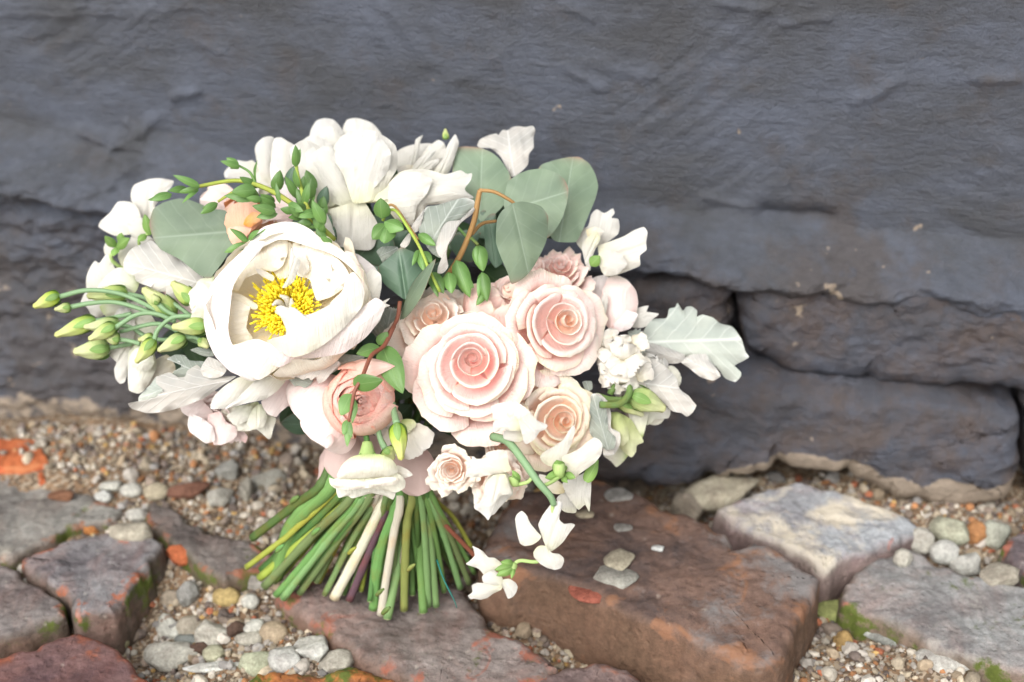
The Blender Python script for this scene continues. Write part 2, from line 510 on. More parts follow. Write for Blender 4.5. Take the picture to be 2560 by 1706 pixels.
# ------------------------------------------------------------------ ground
BRK = {   # outlines of the brick tops, photo pixels, then top height above the datum, thickness, edge radius
 'far_left':   ([(-90,1160),(104,1178),(216,1226),(311,1268),(292,1300),(176,1322),(126,1354),(27,1398),(-90,1400)], 0.0, 0.05, 0.004),
 'left_chip':  ([(45,1396),(149,1354),(270,1320),(369,1327),(409,1351),(372,1419),(325,1470),(285,1528),(194,1540),(172,1490),(108,1450)], 0.004, 0.05, 0.004),
 'left_mid':   ([(-90,1396),(10,1407),(81,1452),(158,1509),(163,1536),(90,1566),(0,1602),(-90,1610)], 0.002, 0.05, 0.004),
 'front_left': ([(-90,1665),(0,1642),(90,1608),(194,1572),(252,1590),(306,1630),(374,1689),(390,1790),(-90,1820)], 0.004, 0.05, 0.005),
 'wedge':      ([(374,1252),(432,1268),(470,1305),(536,1330),(612,1342),(690,1385),(650,1422),(558,1450),(495,1407),(405,1344),(366,1311)], 0.0, 0.045, 0.004),
 'under':      ([(682,1477),(702,1440),(838,1425),(940,1420),(1076,1440),(1160,1460),(1235,1562),(1314,1600),(1382,1632),(1402,1667),(1340,1705),(1250,1830),(1090,1830),(1042,1706),(916,1656),(858,1613),(804,1571),(736,1526)], -0.002, 0.05, 0.006),
 'front_rust': ([(560,1800),(600,1706),(634,1680),(702,1664),(790,1676),(872,1664),(923,1662),(991,1688),(1040,1740),(1060,1830),(560,1840)], -0.006, 0.04, 0.007),
 'big':        ([(1215,1344),(1231,1311),(1283,1231),(1493,1192),(1574,1225),(1659,1261),(1756,1293),(1822,1330),(1834,1378),(1850,1374),(1879,1346),(1957,1378),(2050,1441),(2038,1475),(1995,1560),(1957,1647),(1897,1657),(1796,1628),(1715,1586),(1634,1556),(1554,1523),(1473,1483),(1392,1447),(1311,1427),(1211,1412),(1198,1395)], 0.026, 0.05, 0.005),
 'slab':       ([(1790,1272),(1825,1255),(1905,1215),(2001,1203),(2114,1228),(2197,1261),(2273,1288),(2300,1318),(2281,1341),(2218,1362),(2155,1387),(2109,1399),(2063,1428),(2009,1395),(1938,1353),(1884,1336),(1825,1307)], 0.014, 0.04, 0.004),
 'right_grey': ([(2109,1451),(2155,1412),(2197,1383),(2256,1358),(2344,1403),(2427,1426),(2520,1455),(2660,1490),(2660,1720),(2452,1654),(2344,1625),(2302,1592),(2218,1550),(2155,1533),(2105,1504)], 0.006, 0.04, 0.005),
 'front_mid':  ([(1320,1706),(1360,1675),(1425,1655),(1500,1643),(1570,1668),(1610,1706),(1640,1830),(1300,1830)], -0.004, 0.04, 0.006),
 'right_edge': ([(2508,1352),(2560,1322),(2660,1310),(2680,1430),(2600,1436),(2545,1410)], 0.008, 0.04, 0.005),
}
POLYW = {k: np.array([ground_at(x, y, v[1])[:2] for x, y in v[0]]) for k, v in BRK.items()}

def inside(P, poly):
    x, y = P[..., 0], P[..., 1]
    c = np.zeros(x.shape, bool)
    n = len(poly)
    for i in range(n):
        x1, y1 = poly[i]; x2, y2 = poly[(i + 1) % n]
        cond = ((y1 > y) != (y2 > y)) & (x < (x2 - x1) * (y - y1) / (y2 - y1 + 1e-12) + x1)
        c ^= cond
    return c

HOL = []          # hollows and rises of the soil: px, py, radius (m), height
for px, py, r, h in ((330, 1560, 0.035, -0.016), (420, 1620, 0.03, -0.010), (560, 1620, 0.07, 0.002), (1640, 1250, 0.05, -0.012), (1150, 1330, 0.05, -0.022),
                     (2110, 1560, 0.04, -0.008), (1180, 1640, 0.03, -0.012), (2250, 1680, 0.06, 0.012), (2300, 1330, 0.06, 0.014), (300, 1180, 0.10, 0.013),
                     (600, 1230, 0.08, 0.008), (60, 1150, 0.08, 0.012), (2100, 1230, 0.10, 0.008), (1500, 1640, 0.04, -0.012), (820, 1640, 0.04, 0.003)):
    g = ground_at(px, py, -0.015); HOL.append((g[0], g[1], r, h))

def soil_z(P):
    z = np.full(P.shape[:-1], -0.017)
    for x, y, r, h in HOL:
        z = z + h * np.exp(-((P[..., 0] - x) ** 2 + (P[..., 1] - y) ** 2) / (r * r))
    Q = np.concatenate([P[..., :2], np.zeros(P.shape[:-1] + (1,))], -1)
    z = z + 0.004 * fbm(Q * 22, 4, 0.55, 3)
    return z

def axis_pts(lo, hi, fine_lo, fine_hi, step, coarse=30):
    a = fine_lo - np.geomspace(step, fine_lo - lo + step, coarse)[::-1] + step
    c = fine_hi + np.geomspace(step, hi - fine_hi + step, coarse) - step
    b = np.arange(fine_lo, fine_hi, step)
    return np.unique(np.concatenate([a[:-1], b, c[1:]]))

def soil_mat():
    m, N, L, B = new_mat('sandy_soil')
    tc = N.new('ShaderNodeTexCoord'); V = tc.outputs['Object']
    n1 = _noise(N, L, V, 30, 6, 0.7)
    r1 = _ramp(N, [(0.35, (0.035, 0.024, 0.017)), (0.55, (0.12, 0.085, 0.055)), (0.72, (0.22, 0.17, 0.115))]); L.new(n1.outputs[0], r1.inputs[0])
    vo = N.new('ShaderNodeTexVoronoi'); vo.inputs['Scale'].default_value = 520; L.new(V, vo.inputs['Vector'])
    rv = _ramp(N, [(0.0, (0.5, 0.42, 0.32)), (0.35, (0.32, 0.2, 0.12)), (0.6, (0.12, 0.085, 0.06)), (1.0, (0.4, 0.33, 0.25))]); rv.color_ramp.interpolation = 'CONSTANT'
    L.new(vo.outputs['Color'], rv.inputs[0])
    c = _mix(N, L, 0.5, r1.outputs[0], rv.outputs[0])
    L.new(c, B.inputs['Base Color']); B.inputs['Roughness'].default_value = 0.95
    B.inputs['Specular IOR Level'].default_value = 0.15
    nb = _bump(N, L, vo.outputs['Distance'], -0.7, 0.002); nb = _bump(N, L, n1.outputs[0], 0.5, 0.004, nb)
    L.new(nb, B.inputs['Normal'])
    return m

xs = axis_pts(-8, 8, -0.42, 0.42, 0.003)
ys = axis_pts(-9, 1.0, -0.32, 0.02, 0.003)
GX, GY = np.meshgrid(xs, ys, indexing='xy')
GP = np.stack([GX, GY], -1)
GZ = soil_z(GP)
far = sstep(0.5, 2.0, np.hypot(GX, GY + 0.2))
GZ = GZ * (1 - far) - 0.012 * far
ground = grid_obj('ground', np.stack([GX, GY, GZ], -1), soil_mat(), org=np.zeros(3))
tag(ground, 'sandy soil with grit in the joints of the old paving', kind='structure')

def prism(name, poly2, frame, top, thick, bevel, mat, parent=None, amp=0.0015, bulge=0.0, jag=0.0012, seed=0, npt=150, org=None, rings=16, tilt=(0, 0), freq=60, extra=None, dish=None, octv=3):
    """a broken block: outline on the plane of the frame (o,e1,e2,n), worn edges, rough top and sides"""
    o, e1, e2, n = frame
    P = np.asarray(poly2, float)
    # resample outline
    Q = np.vstack([P, P[:1]])
    seg = np.linalg.norm(np.diff(Q, axis=0), axis=1); cum = np.r_[0, np.cumsum(seg)]
    ss = np.linspace(0, cum[-1], npt, endpoint=False)
    R = np.stack([np.interp(ss, cum, Q[:, 0]), np.interp(ss, cum, Q[:, 1])], -1)
    R = (np.roll(R, 1, 0) + 2 * R + np.roll(R, -1, 0)) / 4
    area = 0.5 * np.sum(R[:, 0] * np.roll(R[:, 1], -1) - np.roll(R[:, 0], -1) * R[:, 1])
    T = np.roll(R, -1, 0) - np.roll(R, 1, 0); T /= np.linalg.norm(T, axis=1)[:, None]
    NO = np.stack([T[:, 1], -T[:, 0]], -1) * (1 if area > 0 else -1)
    jn = fbm(np.c_[R * 70, np.full(npt, seed * 3.1)], 3, 0.5) * jag
    R = R + NO * jn[:, None]
    C = R.mean(0)
    rows, hs_, side, rim = [], [], [], []
    for k in range(14):                                 # side, bottom to top
        f = k / 14
        rows.append(R + NO * (0.0015 * np.sin(f * 3.0))); hs_.append(np.full(npt, -thick + f * (thick - bevel))); side.append(1.0 - 0.1 * f); rim.append(0.25)
    chip = np.clip(fbm(np.c_[R * 45, np.full(npt, seed + 9.0)], 3) - 0.1, 0, 1) * bevel * 1.5
    for k in range(5):                                 # worn edge
        a = k / 4 * math.pi / 2
        rows.append(R - NO * ((bevel + chip) * (1 - math.cos(a)))[:, None]); hs_.append(-(bevel + chip) * (1 - math.sin(a))); side.append(0.8 * (1 - k / 4)); rim.append(1.0 if k < 4 else 0.8)
    E = rows[-1]
    ew, ev = np.linalg.eigh((E - C).T @ (E - C)); lax = ev[:, 1]; KK = C + lax * (((E - C) @ lax) * max(0, 1 - math.sqrt(ew[0] / ew[1])) * 0.85)[:, None]
    for k in range(1, rings + 1):
        f = k / rings
        rows.append(E + (KK - E) * min(1, f ** 1.1)); hs_.append(np.zeros(npt)); side.append(0.0); rim.append(max(0, 0.7 - f * 2.5))
    m = len(rows)
    A = np.array(rows); H = np.array(hs_)
    W = o + A[..., :1] * e1 + A[..., 1:2] * e2 + (H + top)[..., None] * n
    dis = amp * fbm(W * freq, octv, 0.55, seed)
    topm = np.zeros(m); topm[16:] = 1
    d = np.linalg.norm(A - C, axis=-1); rmax = d[18].max()
    H2 = dis * (0.5 + 0.5 * topm)[:, None] + bulge * (1 - (d / rmax) ** 2).clip(0, 1) * topm[:, None] + ((A[..., 0] - C[0]) * tilt[0] + (A[..., 1] - C[1]) * tilt[1])
    if dish is not None:
        for (cx, cy, rr, hh) in dish:
            H2 = H2 + hh * np.exp(-(((A[..., 0] - cx) ** 2 + (A[..., 1] - cy) ** 2) / rr ** 2) ** 2) * topm[:, None]
    W = W + H2[..., None] * n
    ns = fbm(W * freq * 0.8 + 5, 3, 0.5, seed + 2) * amp * 1.3
    sm = (1 - topm)[:, None] * ns * 0.45
    W = W + (NO[None] * sm[..., None])[..., :1] * e1 + (NO[None] * sm[..., None])[..., 1:2] * e2
    at_ = {'side': np.repeat(side, npt), 'rim': np.repeat(rim, npt)}
    if extra: at_.update(extra(W.reshape(-1, 3), np.repeat(np.arange(m), npt), m))
    F = grid_faces(m, npt, True)
    if area < 0: F = F[:, ::-1]
    return mesh_obj(name, W.reshape(-1, 3), F, mat, parent, org if org is not None else W.reshape(-1, 3).mean(0), True, None, at_)

GFRAME = (np.zeros(3), np.array([1.0, 0, 0]), np.array([0, 1.0, 0]), ZUP)
pavement = empty('pavement', np.array([0, -0.15, -0.03]))
tag(pavement, 'old uneven brick paving with gritty joints at the foot of the wall', kind='structure')

BM = {
 'far_left': brick_mat('mossy_grey_brick', (0.30, 0.275, 0.25), (0.16, 0.145, 0.135), (0.33, 0.13, 0.07), 0.70, (0.40, 0.37, 0.31), 0.62, 0.25, side=(0.12, 0.09, 0.07)),
 'left_chip': brick_mat('grey_violet_brick', (0.26, 0.24, 0.245), (0.13, 0.115, 0.125), (0.45, 0.12, 0.05), 0.64, (0.38, 0.36, 0.36), 0.60, 0.12, side=(0.10, 0.075, 0.055)),
 'left_mid': brick_mat('grey_brown_brick', (0.235, 0.20, 0.19), (0.13, 0.105, 0.105), (0.42, 0.13, 0.06), 0.74, (0.33, 0.30, 0.29), 0.66, 0.1, side=(0.12, 0.09, 0.065)),
 'front_left': brick_mat('plum_brick', (0.19, 0.105, 0.10), (0.115, 0.065, 0.07), (0.34, 0.10, 0.055), 0.63, (0.45, 0.38, 0.28), 0.79, 0.0, side=(0.30, 0.10, 0.06)),
 'wedge': brick_mat('brown_grey_brick', (0.215, 0.18, 0.165), (0.11, 0.09, 0.085), (0.33, 0.11, 0.06), 0.67, (0.33, 0.30, 0.28), 0.68, 0.35, side=(0.09, 0.08, 0.04)),
 'under': brick_mat('worn_grey_brick', (0.27, 0.22, 0.205), (0.15, 0.115, 0.105), (0.38, 0.115, 0.07), 0.645, (0.34, 0.31, 0.30), 0.68, 0.3, side=(0.13, 0.08, 0.05)),
 'front_rust': brick_mat('rusty_mossy_brick', (0.40, 0.14, 0.05), (0.16, 0.06, 0.035), (0.5, 0.17, 0.05), 0.58, None, 0, 0.75, side=(0.12, 0.07, 0.04)),
 'big': brick_mat('dark_red_brick', (0.185, 0.112, 0.088), (0.085, 0.066, 0.064), (0.30, 0.135, 0.075), 0.63, (0.20, 0.185, 0.18), 0.57, 0.0, side=(0.135, 0.08, 0.05), scale=0.8),
 'slab': brick_mat('lime_crusted_brick', (0.42, 0.42, 0.44), (0.28, 0.27, 0.29), (0.38, 0.10, 0.06), 0.73, (0.58, 0.52, 0.42), 0.50, 0.0, side=(0.12, 0.075, 0.065)),
 'right_grey': brick_mat('pale_grey_brick', (0.33, 0.32, 0.315), (0.21, 0.195, 0.195), (0.44, 0.16, 0.10), 0.69, (0.44, 0.42, 0.38), 0.62, 0.45, side=(0.12, 0.09, 0.05)),
 'front_mid': brick_mat('violet_brown_brick', (0.22, 0.155, 0.145), (0.13, 0.09, 0.09), (0.33, 0.13, 0.08), 0.66, None, 0, 0.0, side=(0.12, 0.08, 0.06)),
 'right_edge': brick_mat('dark_edge_brick', (0.25, 0.21, 0.21), (0.13, 0.10, 0.11), (0.42, 0.13, 0.08), 0.62, (0.4, 0.38, 0.36), 0.6, 0.2),
}
for i, (k, (pl, top, th, bv)) in enumerate(BRK.items()):
    tilt = {'big': (0.0, 0.0), 'slab': (0.0, 0.0)}.get(k, (rng.uniform(-.02, .02), rng.uniform(-.03, .02)))
    npt = 260 if k in ('big', 'under') else 180
    prism('brick', POLYW[k], GFRAME, top, th + (0.02 if k == 'big' else 0), bv, BM[k], pavement, amp=0.0016 if k != 'front_rust' else 0.004, jag=0.0022, seed=i + 1, npt=npt, rings=26, tilt=tilt)

# ------------------------------------------------------------------ gravel and stones
def rock_template(seed, sub=1, planes=9, lo=0.62):
    r = np.random.RandomState(seed)
    bm = bmesh.new(); bmesh.ops.create_icosphere(bm, subdivisions=sub, radius=1)
    V = np.array([v.co[:] for v in bm.verts]); F = np.array([[v.index for v in f.verts] for f in bm.faces]); bm.free()
    for _ in range(planes):
        n = norm(r.normal(size=3)); d = r.uniform(lo, 0.95)
        V = V - n * np.clip(V @ n - d, 0, None)[:, None]
    V *= r.uniform(0.75, 1.15, 3)
    return V, F

TEMPL = [rock_template(s, 1, 5 + s % 5) for s in range(14)]
TEMPL2 = [rock_template(100 + s, 2, 8) for s in range(6)]
GCOL = np.array([[.50, .42, .31], [.60, .54, .45], [.42, .33, .23], [.46, .22, .10], [.33, .26, .21], [.19, .15, .13], [.55, .50, .44], [.42, .15, .08], [.55, .36, .14], [.36, .34, .32], [.68, .63, .55]])
GW = np.array([.17, .13, .14, .08, .13, .10, .09, .04, .04, .06, .02]); GW /= GW.sum()

def rot_rand(r):
    q = r.normal(size=4); q /= np.linalg.norm(q); w, x, y, z = q
    return np.array([[1-2*(y*y+z*z), 2*(x*y-z*w), 2*(x*z+y*w)], [2*(x*y+z*w), 1-2*(x*x+z*z), 2*(y*z-x*w)], [2*(x*z-y*w), 2*(y*z+x*w), 1-2*(x*x+y*y)]])

def wall_out_base(u):
    return 0.03

def scatter(name, n, smin, smax, seed, label, templ, power=2.5, region=None, keep=None, zoff=0.25):
    r = np.random.RandomState(seed)
    VV, FF, CC = [], [], []
    base = 0; cnt = 0
    gx = r.uniform(-0.38, 0.38, n * 3); gy = r.uniform(-0.33, 0.0, n * 3)
    P = np.stack([gx, gy], -1)
    ok = (P @ WN[:2]) > 0.02
    for pl in POLYW.values():
        ok &= ~inside(P, pl)
    if keep is not None: ok &= keep(P, r)
    P = P[ok][:n]
    Z = soil_z(P)
    for p, z in zip(P, Z):
        V, F = templ[r.randint(len(templ))]
        s = smin + (smax - smin) * r.random_sample() ** power
        W = (V * r.uniform(0.6, 1.15, 3)) @ rot_rand(r).T * s
        W[:, 2] *= 0.8
        W = W + np.array([p[0], p[1], z + s * zoff])
        VV.append(W); FF.append(F + base); base += len(V)
        c = GCOL[r.choice(len(GCOL), p=GW)] * r.uniform(0.45, 0.98)
        CC.append(np.repeat(c[None], len(V), 0))
    o = mesh_obj(name, np.vstack(VV), np.vstack(FF), ATTR, None, np.array([0, -0.15, -0.02]), False, None, {'tint': np.vstack(CC)})
    return tag(o, label, 'gravel', kind='stuff')

ATTR = attr_mat('grit', 0.9)
scatter('gravel', 15000, 0.0008, 0.0036, 3, 'fine mixed gravel and grit filling the joints between bricks', TEMPL, 2.2,
        keep=lambda P, r: fbm(np.c_[P * 16, np.zeros(len(P))], 3, 0.5, 4) + r.normal(size=len(P)) * 0.35 > -0.55)
scatter('gravel', 1500, 0.0020, 0.0046, 9, 'angular tan and grey chips strewn among the pebbles', TEMPL, 1.4, zoff=0.7)
scatter('gravel', 480, 0.0035, 0.0072, 5, 'coarser mixed pebbles lying over the fine grit', TEMPL2, 1.6, zoff=0.35)

STONE_T = [rock_template(300 + s, 3, 12, 0.55) for s in range(10)]
def stone(px, py, rx, ry, rz, col, label, zt=None, ang=0.0, angular=True, name='stone', cat='stone', seed=0, moss=False, rough=0.85):
    """rx, ry, rz half sizes in metres (right, depth, height)"""
    r = np.random.RandomState(seed + 50)
    if zt is not None and zt > .02: rz = rz * .6
    V, F = STONE_T[seed % 10] if angular else rock_template(seed + 900, 3, 6, 0.8)
    V = V / np.abs(V).max(0)
    z0 = zt if zt is not None else None
    g = ground_at(px, py, -0.012 if z0 is None else z0)
    z = float(soil_z(g[None, :2])[0]) if z0 is None else z0
    g = ground_at(px, py, z + rz * 0.7)
    W = V * np.array([rx, ry, rz])
    W = W + norm_rows(V) * (fbm(V * 2.2, 4, 0.55, seed)[:, None] * 0.10 * min(rx, ry, rz) * (1.7 if angular else 1.0))
    c, s = math.cos(math.radians(ang)), math.sin(math.radians(ang))
    W = W @ np.array([[c, -s, 0], [s, c, 0], [0, 0, 1]]).T
    W = W + np.array([g[0], g[1], z + rz * (0.42 if zt is None else 0.5)])
    key = tuple(round(x, 2) for x in col) + (moss,)
    if key not in STM:
        STM[key] = brick_mat('stone_%d' % len(STM) if False else 'weathered_stone', col, tuple(x * 0.68 for x in col), tuple(min(1, x * 1.15) for x in col), 0.6, tuple(min(0.8, x * 1.25 + 0.02) for x in col), 0.6, 0.35 if moss else 0.0, scale=2.2, speck=0.2, rough=rough)
    o = mesh_obj(name, W, F, STM[key], None, np.array([g[0], g[1], z]), True)
    return tag(o, label, cat)
STM = {}
def norm_rows(V): return V / (np.linalg.norm(V, axis=1)[:, None] + 1e-9)

CREAM, WHITE, TAN, GREY, ORNG, BRN = (0.50, 0.42, 0.31), (0.66, 0.63, 0.56), (0.42, 0.30, 0.19), (0.33, 0.31, 0.29), (0.50, 0.15, 0.06), (0.12, 0.07, 0.05)
st = [
 # px, py, rx, ry, rz, colour, label, z, angle, angular
 (1795, 1225, .030, .018, .014, (0.58, 0.50, 0.38), 'large cream angular stone behind the lime crusted brick against the dark wall', -.008, 12, True),
 (1720, 1262, .013, .012, .014, (0.40, 0.33, 0.26), 'tan rough stone tucked at the left end of the large cream stone', -.012, 0, True),
 (452, 1565, .0095, .007, .008, GREY, 'pale grey cube shaped stone in the pebble pit below the wedge brick', None, 10, True),
 (470, 1480 , .007, .008, .010, (0.42, 0.40, 0.37), 'upright grey stone close under the mossy edge of the wedge brick', None, 10, True),
 (428, 1492, .007, .006, .006, (0.42, 0.34, 0.26), 'round brown pebble left of the upright grey stone', None, 0, False),
 (565, 1487, .009, .006, .006, (0.58, 0.42, 0.18), 'yellow ochre oval pebble beside the cut stem ends', None, 0, False),
 (626, 1500, .006, .005, .005, WHITE, 'small white pebble under the lowest left stem ends', None, 0, False),
 (645, 1440, .012, .010, .010, (0.40, 0.36, 0.32), 'grey brown lump of mortar touched by the left stem ends', None, 20, True),
 (415, 1568, .008, .012, .008, WHITE, 'tall white triangular chip above the broad pale stone', None, 40, True),
 (432, 1630, .018, .013, .008, (0.58, 0.54, 0.47), 'broad pale flat stone near the corner of the plum brick', None, -12, True),
 (475, 1562, .009, .008, .008, (0.52, 0.45, 0.36), 'round sandy pebble right of the white triangular chip', None, 0, False),
 (532, 1578, .012, .010, .009, (0.60, 0.55, 0.47), 'knobbly cream stone in the middle of the pebble pit', None, 0, True),
 (470, 1598, .009, .004, .004, (0.28, 0.29, 0.27), 'slim dark green grey pebble between pale stones', None, -8, False),
 (684, 1577, .009, .008, .007, (0.55, 0.42, 0.29), 'smooth round tan pebble below the stem ends', None, 0, False),
 (638, 1565, .007, .006, .006, WHITE, 'white chip just above left of the round tan pebble', None, 30, True),
 (628, 1590, .010, .006, .005, (0.55, 0.50, 0.42), 'flat cream flake under the white chip', None, 5, True),
 (785, 1620, .014, .011, .009, (0.74, 0.71, 0.65), 'bright white blocky stone beside the worn brick edge', None, -25, True),
 (715, 1640, .011, .010, .008, (0.62, 0.59, 0.55), 'pale grey white stone left of the bright blocky stone', None, 20, True),
 (835, 1652, .012, .009, .007, (0.50, 0.45, 0.38), 'grey cream stone squeezed against the worn brick', None, 35, True),
 (645, 1650, .011, .010, .007, (0.56, 0.56, 0.40), 'greenish lichen spotted pebble above the rusty brick', None, 0, True),
 (535, 1664, .019, .005, .003, (0.75, 0.72, 0.66), 'long thin white shard in front of the pebble pit', None, 4, True),
 (535, 1630, .007, .006, .005, (0.50, 0.47, 0.33), 'yellowish green pebble above the thin white shard', None, 0, False),
 (500, 1615, .006, .005, .005, BRN, 'dark brown crumb of brick between pale stones', None, 0, True),
 (590, 1570, .006, .005, .006, BRN, 'dark chocolate crumb beside the knobbly cream stone', None, 10, True),
 (293, 1605, .007, .007, .006, (0.55, 0.50, 0.30), 'single yellow green pebble at the edge of the plum brick', None, 0, False),
 (102, 1598, .007, .003, .003, CREAM, 'little cream sliver in the joint above the plum brick', None, -20, True),
 (572, 1170, .010, .008, .009, (0.42, 0.40, 0.36), 'blurred grey stone near the wall foot left of the ribbon', None, 0, True),
 (672, 1192, .016, .007, .007, (0.55, 0.51, 0.44), 'long pale stone leaning near the wall left of the ribbon', None, 35, True),
 (612, 1218, .006, .008, .009, (0.40, 0.36, 0.30), 'upright drab stone left of the long pale stone', None, 0, True),
 (552, 1237, .010, .007, .007, (0.50, 0.46, 0.40), 'grey cream stone behind the mossy clump', None, 20, True),
 (328, 1222, .008, .005, .005, (0.66, 0.62, 0.55), 'white pebble lying at the right end of the mossy brick', None, 0, False),
 (390, 1224, .009, .007, .006, (0.55, 0.46, 0.33), 'cream tan pebble in the gravel above the wedge brick', None, 0, False),
 (258, 1236, .006, .005, .005, (0.62, 0.60, 0.56), 'white chip on the green tip of the mossy brick', None, 0, True),
 (342, 1283, .008, .005, .005, (0.62, 0.58, 0.52), 'white pebble in the joint between mossy and wedge bricks', None, 0, False),
 (280, 1212, .009, .005, .004, (0.60, 0.57, 0.50), 'flat off white chip amid the gravel by the wall', None, 10, True),
 (332, 1323, .016, .009, .006, (0.55, 0.48, 0.38), 'sandy crumbling mortar lump on the orange chipped brick', 0.003, 0, True),
 (158, 1237, .011, .005, .004, (0.30, 0.14, 0.08), 'brown red brick flake lying on the mossy grey brick', 0.0, 0, True),
 (222, 1318, .008, .004, .005, (0.55, 0.22, 0.07), 'small orange crumb in the joint right of the mossy brick', None, 0, True),
 (440, 1378, .012, .006, .007, (0.55, 0.15, 0.06), 'orange brick fragment wedged beside the wedge brick', None, -30, True),
 (475, 1220, .016, .006, .006, (0.26, 0.12, 0.08), 'dark red brick sliver in the gravel near the moss', None, 15, True),
 (1548, 1395, .010, .012, .008, (0.50, 0.43, 0.32), 'sandy mortar blob stuck on top of the big red brick', 0.025, 0, True),
 (1538, 1440, .0145, .011, .006, (0.42, 0.39, 0.34), 'grey mortar blob just below the sandy one on the big brick', 0.0245, 0, True),
 (1462, 1284, .006, .005, .003, (0.52, 0.43, 0.30), 'small tan crumb on the big brick beneath the sweet peas', 0.026, 0, True),
 (1558, 1318, .006, .005, .002, (0.36, 0.33, 0.30), 'flat grey speck of mortar high on the big brick', 0.026, 0, True),
 (1646, 1370, .0045, .003, .003, (0.75, 0.74, 0.71), 'tiny bright white chip on the big red brick', 0.0265, 0, True),
 (1474, 1477, .013, .0105, .0035, (0.40, 0.12, 0.08), 'flat salmon red flake at the lower edge of the big brick', 0.022, -25, True),
 (1552, 1238, .011, .009, .003, (0.40, 0.37, 0.34), 'pale mortar smear near the top edge of the big brick', 0.026, 0, True),
 (2075, 1520, .010, .010, .008, (0.36, 0.38, 0.14), 'yellow green lichen covered pebble right of the big brick', None, 0, True),
 (2108, 1600, .006, .009, .006, (0.50, 0.32, 0.13), 'small ochre brick crumb upright in the soil', None, 10, True),
 (2368, 1650, .018, .011, .007, (0.58, 0.54, 0.49), 'large pale stone in front of the pale grey brick', None, -25, True),
 (2228, 1598, .020, .005, .006, (0.33, 0.33, 0.30), 'long narrow grey stone leading to the large pale stone', None, -32, True),
 (2192, 1560, .006, .005, .006, (0.66, 0.62, 0.58), 'small white pebble at the mossy corner of the pale grey brick', None, 0, True),
 (2214, 1578, .006, .004, .004, (0.55, 0.22, 0.10), 'tiny orange crumb beside the small white pebble', None, 0, True),
 (2362, 1375, .0095, .007, .008, (0.66, 0.63, 0.58), 'smooth white oval pebble between the two right bricks', None, 0, False),
 (2302, 1345, .009, .008, .009, (0.58, 0.53, 0.46), 'pale rounded stone at the tip of the lime crusted brick', None, 0, False),
 (2417, 1400, .011, .007, .008, (0.60, 0.57, 0.52), 'white grey stone right of the smooth white oval pebble', None, 0, True),
 (2506, 1438, .013, .011, .008, (0.48, 0.42, 0.34), 'sandy stone on the back edge of the pale grey brick', .002, 0, True),
 (2380, 1318, .014, .010, .009, (0.50, 0.48, 0.36), 'greenish cream stone below the painted wall block', None, -20, True),
 (2432, 1325, .009, .007, .008, (0.52, 0.24, 0.10), 'orange brick lump between two lichened stones', None, 0, True),
 (2488, 1330, .012, .010, .011, (0.52, 0.51, 0.42), 'pale stone with green lichen right of the orange lump', None, 0, True),
 (2258, 1392, .0062, .006, .006, (0.60, 0.55, 0.47), 'small round cream pebble on the pale grey brick', .006, 0, False),
 (1425, 1630, .0045, .004, .005, (0.62, 0.52, 0.38), 'small pale pebble in the dark joint below the big brick', None, 0, False),
]
for i, s in enumerate(st):
    px, py, rx, ry, rz, c, lab, zt, ang, angl = s
    stone(px, py, rx, ry, rz, c, lab, zt, ang, angl, 'stone' if angl else 'pebble', 'stone' if angl else 'pebble', seed=i, moss='lichen' in lab)
frag = prism('brick_fragment', np.array([ground_at(x, y, .004)[:2] for x, y in [(-60, 1100), (10, 1102), (98, 1104), (110, 1138), (130, 1165), (95, 1172), (60, 1180), (10, 1172), (-60, 1170)]]),
      GFRAME, 0.006, 0.02, 0.002, brick_mat('bright_orange_brick', (0.55, 0.15, 0.055), (0.42, 0.105, 0.04), (0.6, 0.2, 0.08), 0.62, None, 0, 0, side=(0.42, 0.10, 0.04), speck=0.05), None, amp=0.0012, seed=77, npt=80, rings=8)
tag(frag, 'bright orange broken brick fragment at the foot of the wall', 'brick fragment')
f2 = prism('brick_fragment', np.array([ground_at(x, y, .006)[:2] for x, y in [(92, 1172), (110, 1168), (112, 1192), (98, 1196)]]),
      GFRAME, 0.004, 0.01, 0.0015, bpy.data.materials['bright_orange_brick'], None, amp=0.0012, seed=78, npt=40, rings=5)
tag(f2, 'tiny orange crumb just below the bright orange brick fragment', 'brick fragment')

# ------------------------------------------------------------------ wall
wall = empty('wall', np.array([0, 0, 0.0]))
tag(wall, 'dark grey blue painted masonry wall with rough trowelled render and old blocks below', 'wall')

def ledge_top(u):
    U = np.stack([u * 5, np.zeros_like(u), np.zeros_like(u)], -1)
    return 0.196 - 0.055 * u + 0.007 * fbm(U, 3, 0.5, 2)

LAPS = [(200, 330, 330, 365, .0028, .0035), (250, 400, 400, 300, .0030, .004), (300, 440, 360, 395, .0026, .004), (430, 250, 500, 225, .003, .004), (310, 310, 360, 345, .0028, .003),
        (470, 95, 560, 135, .0014, .004), (900, 40, 1010, 190, .0012, .006), (960, 20, 1080, 170, .0012, .006), (1090, 240, 1290, 120, .0010, .006), (1400, 170, 1510, 230, .0018, .005), (1450, 150, 1660, 210, .0014, .005),
        (1400, 10, 1480, 60, .0016, .004), (1800, 15, 1930, 35, .0018, .004), (2130, 260, 2260, 210, .0024, .006), (2420, 200, 2560, 205, .0022, .005), (1950, 60, 2080, 50, .0016, .004), (0, 40, 400, 45, .0010, .003), (0, 20, 500, 28, .0010, .003),
        (1900, 545, 2080, 560, -.0060, .007), (1560, 625, 1700, 655, .003, .005), (1750, 500, 1880, 520, .0022, .004)]

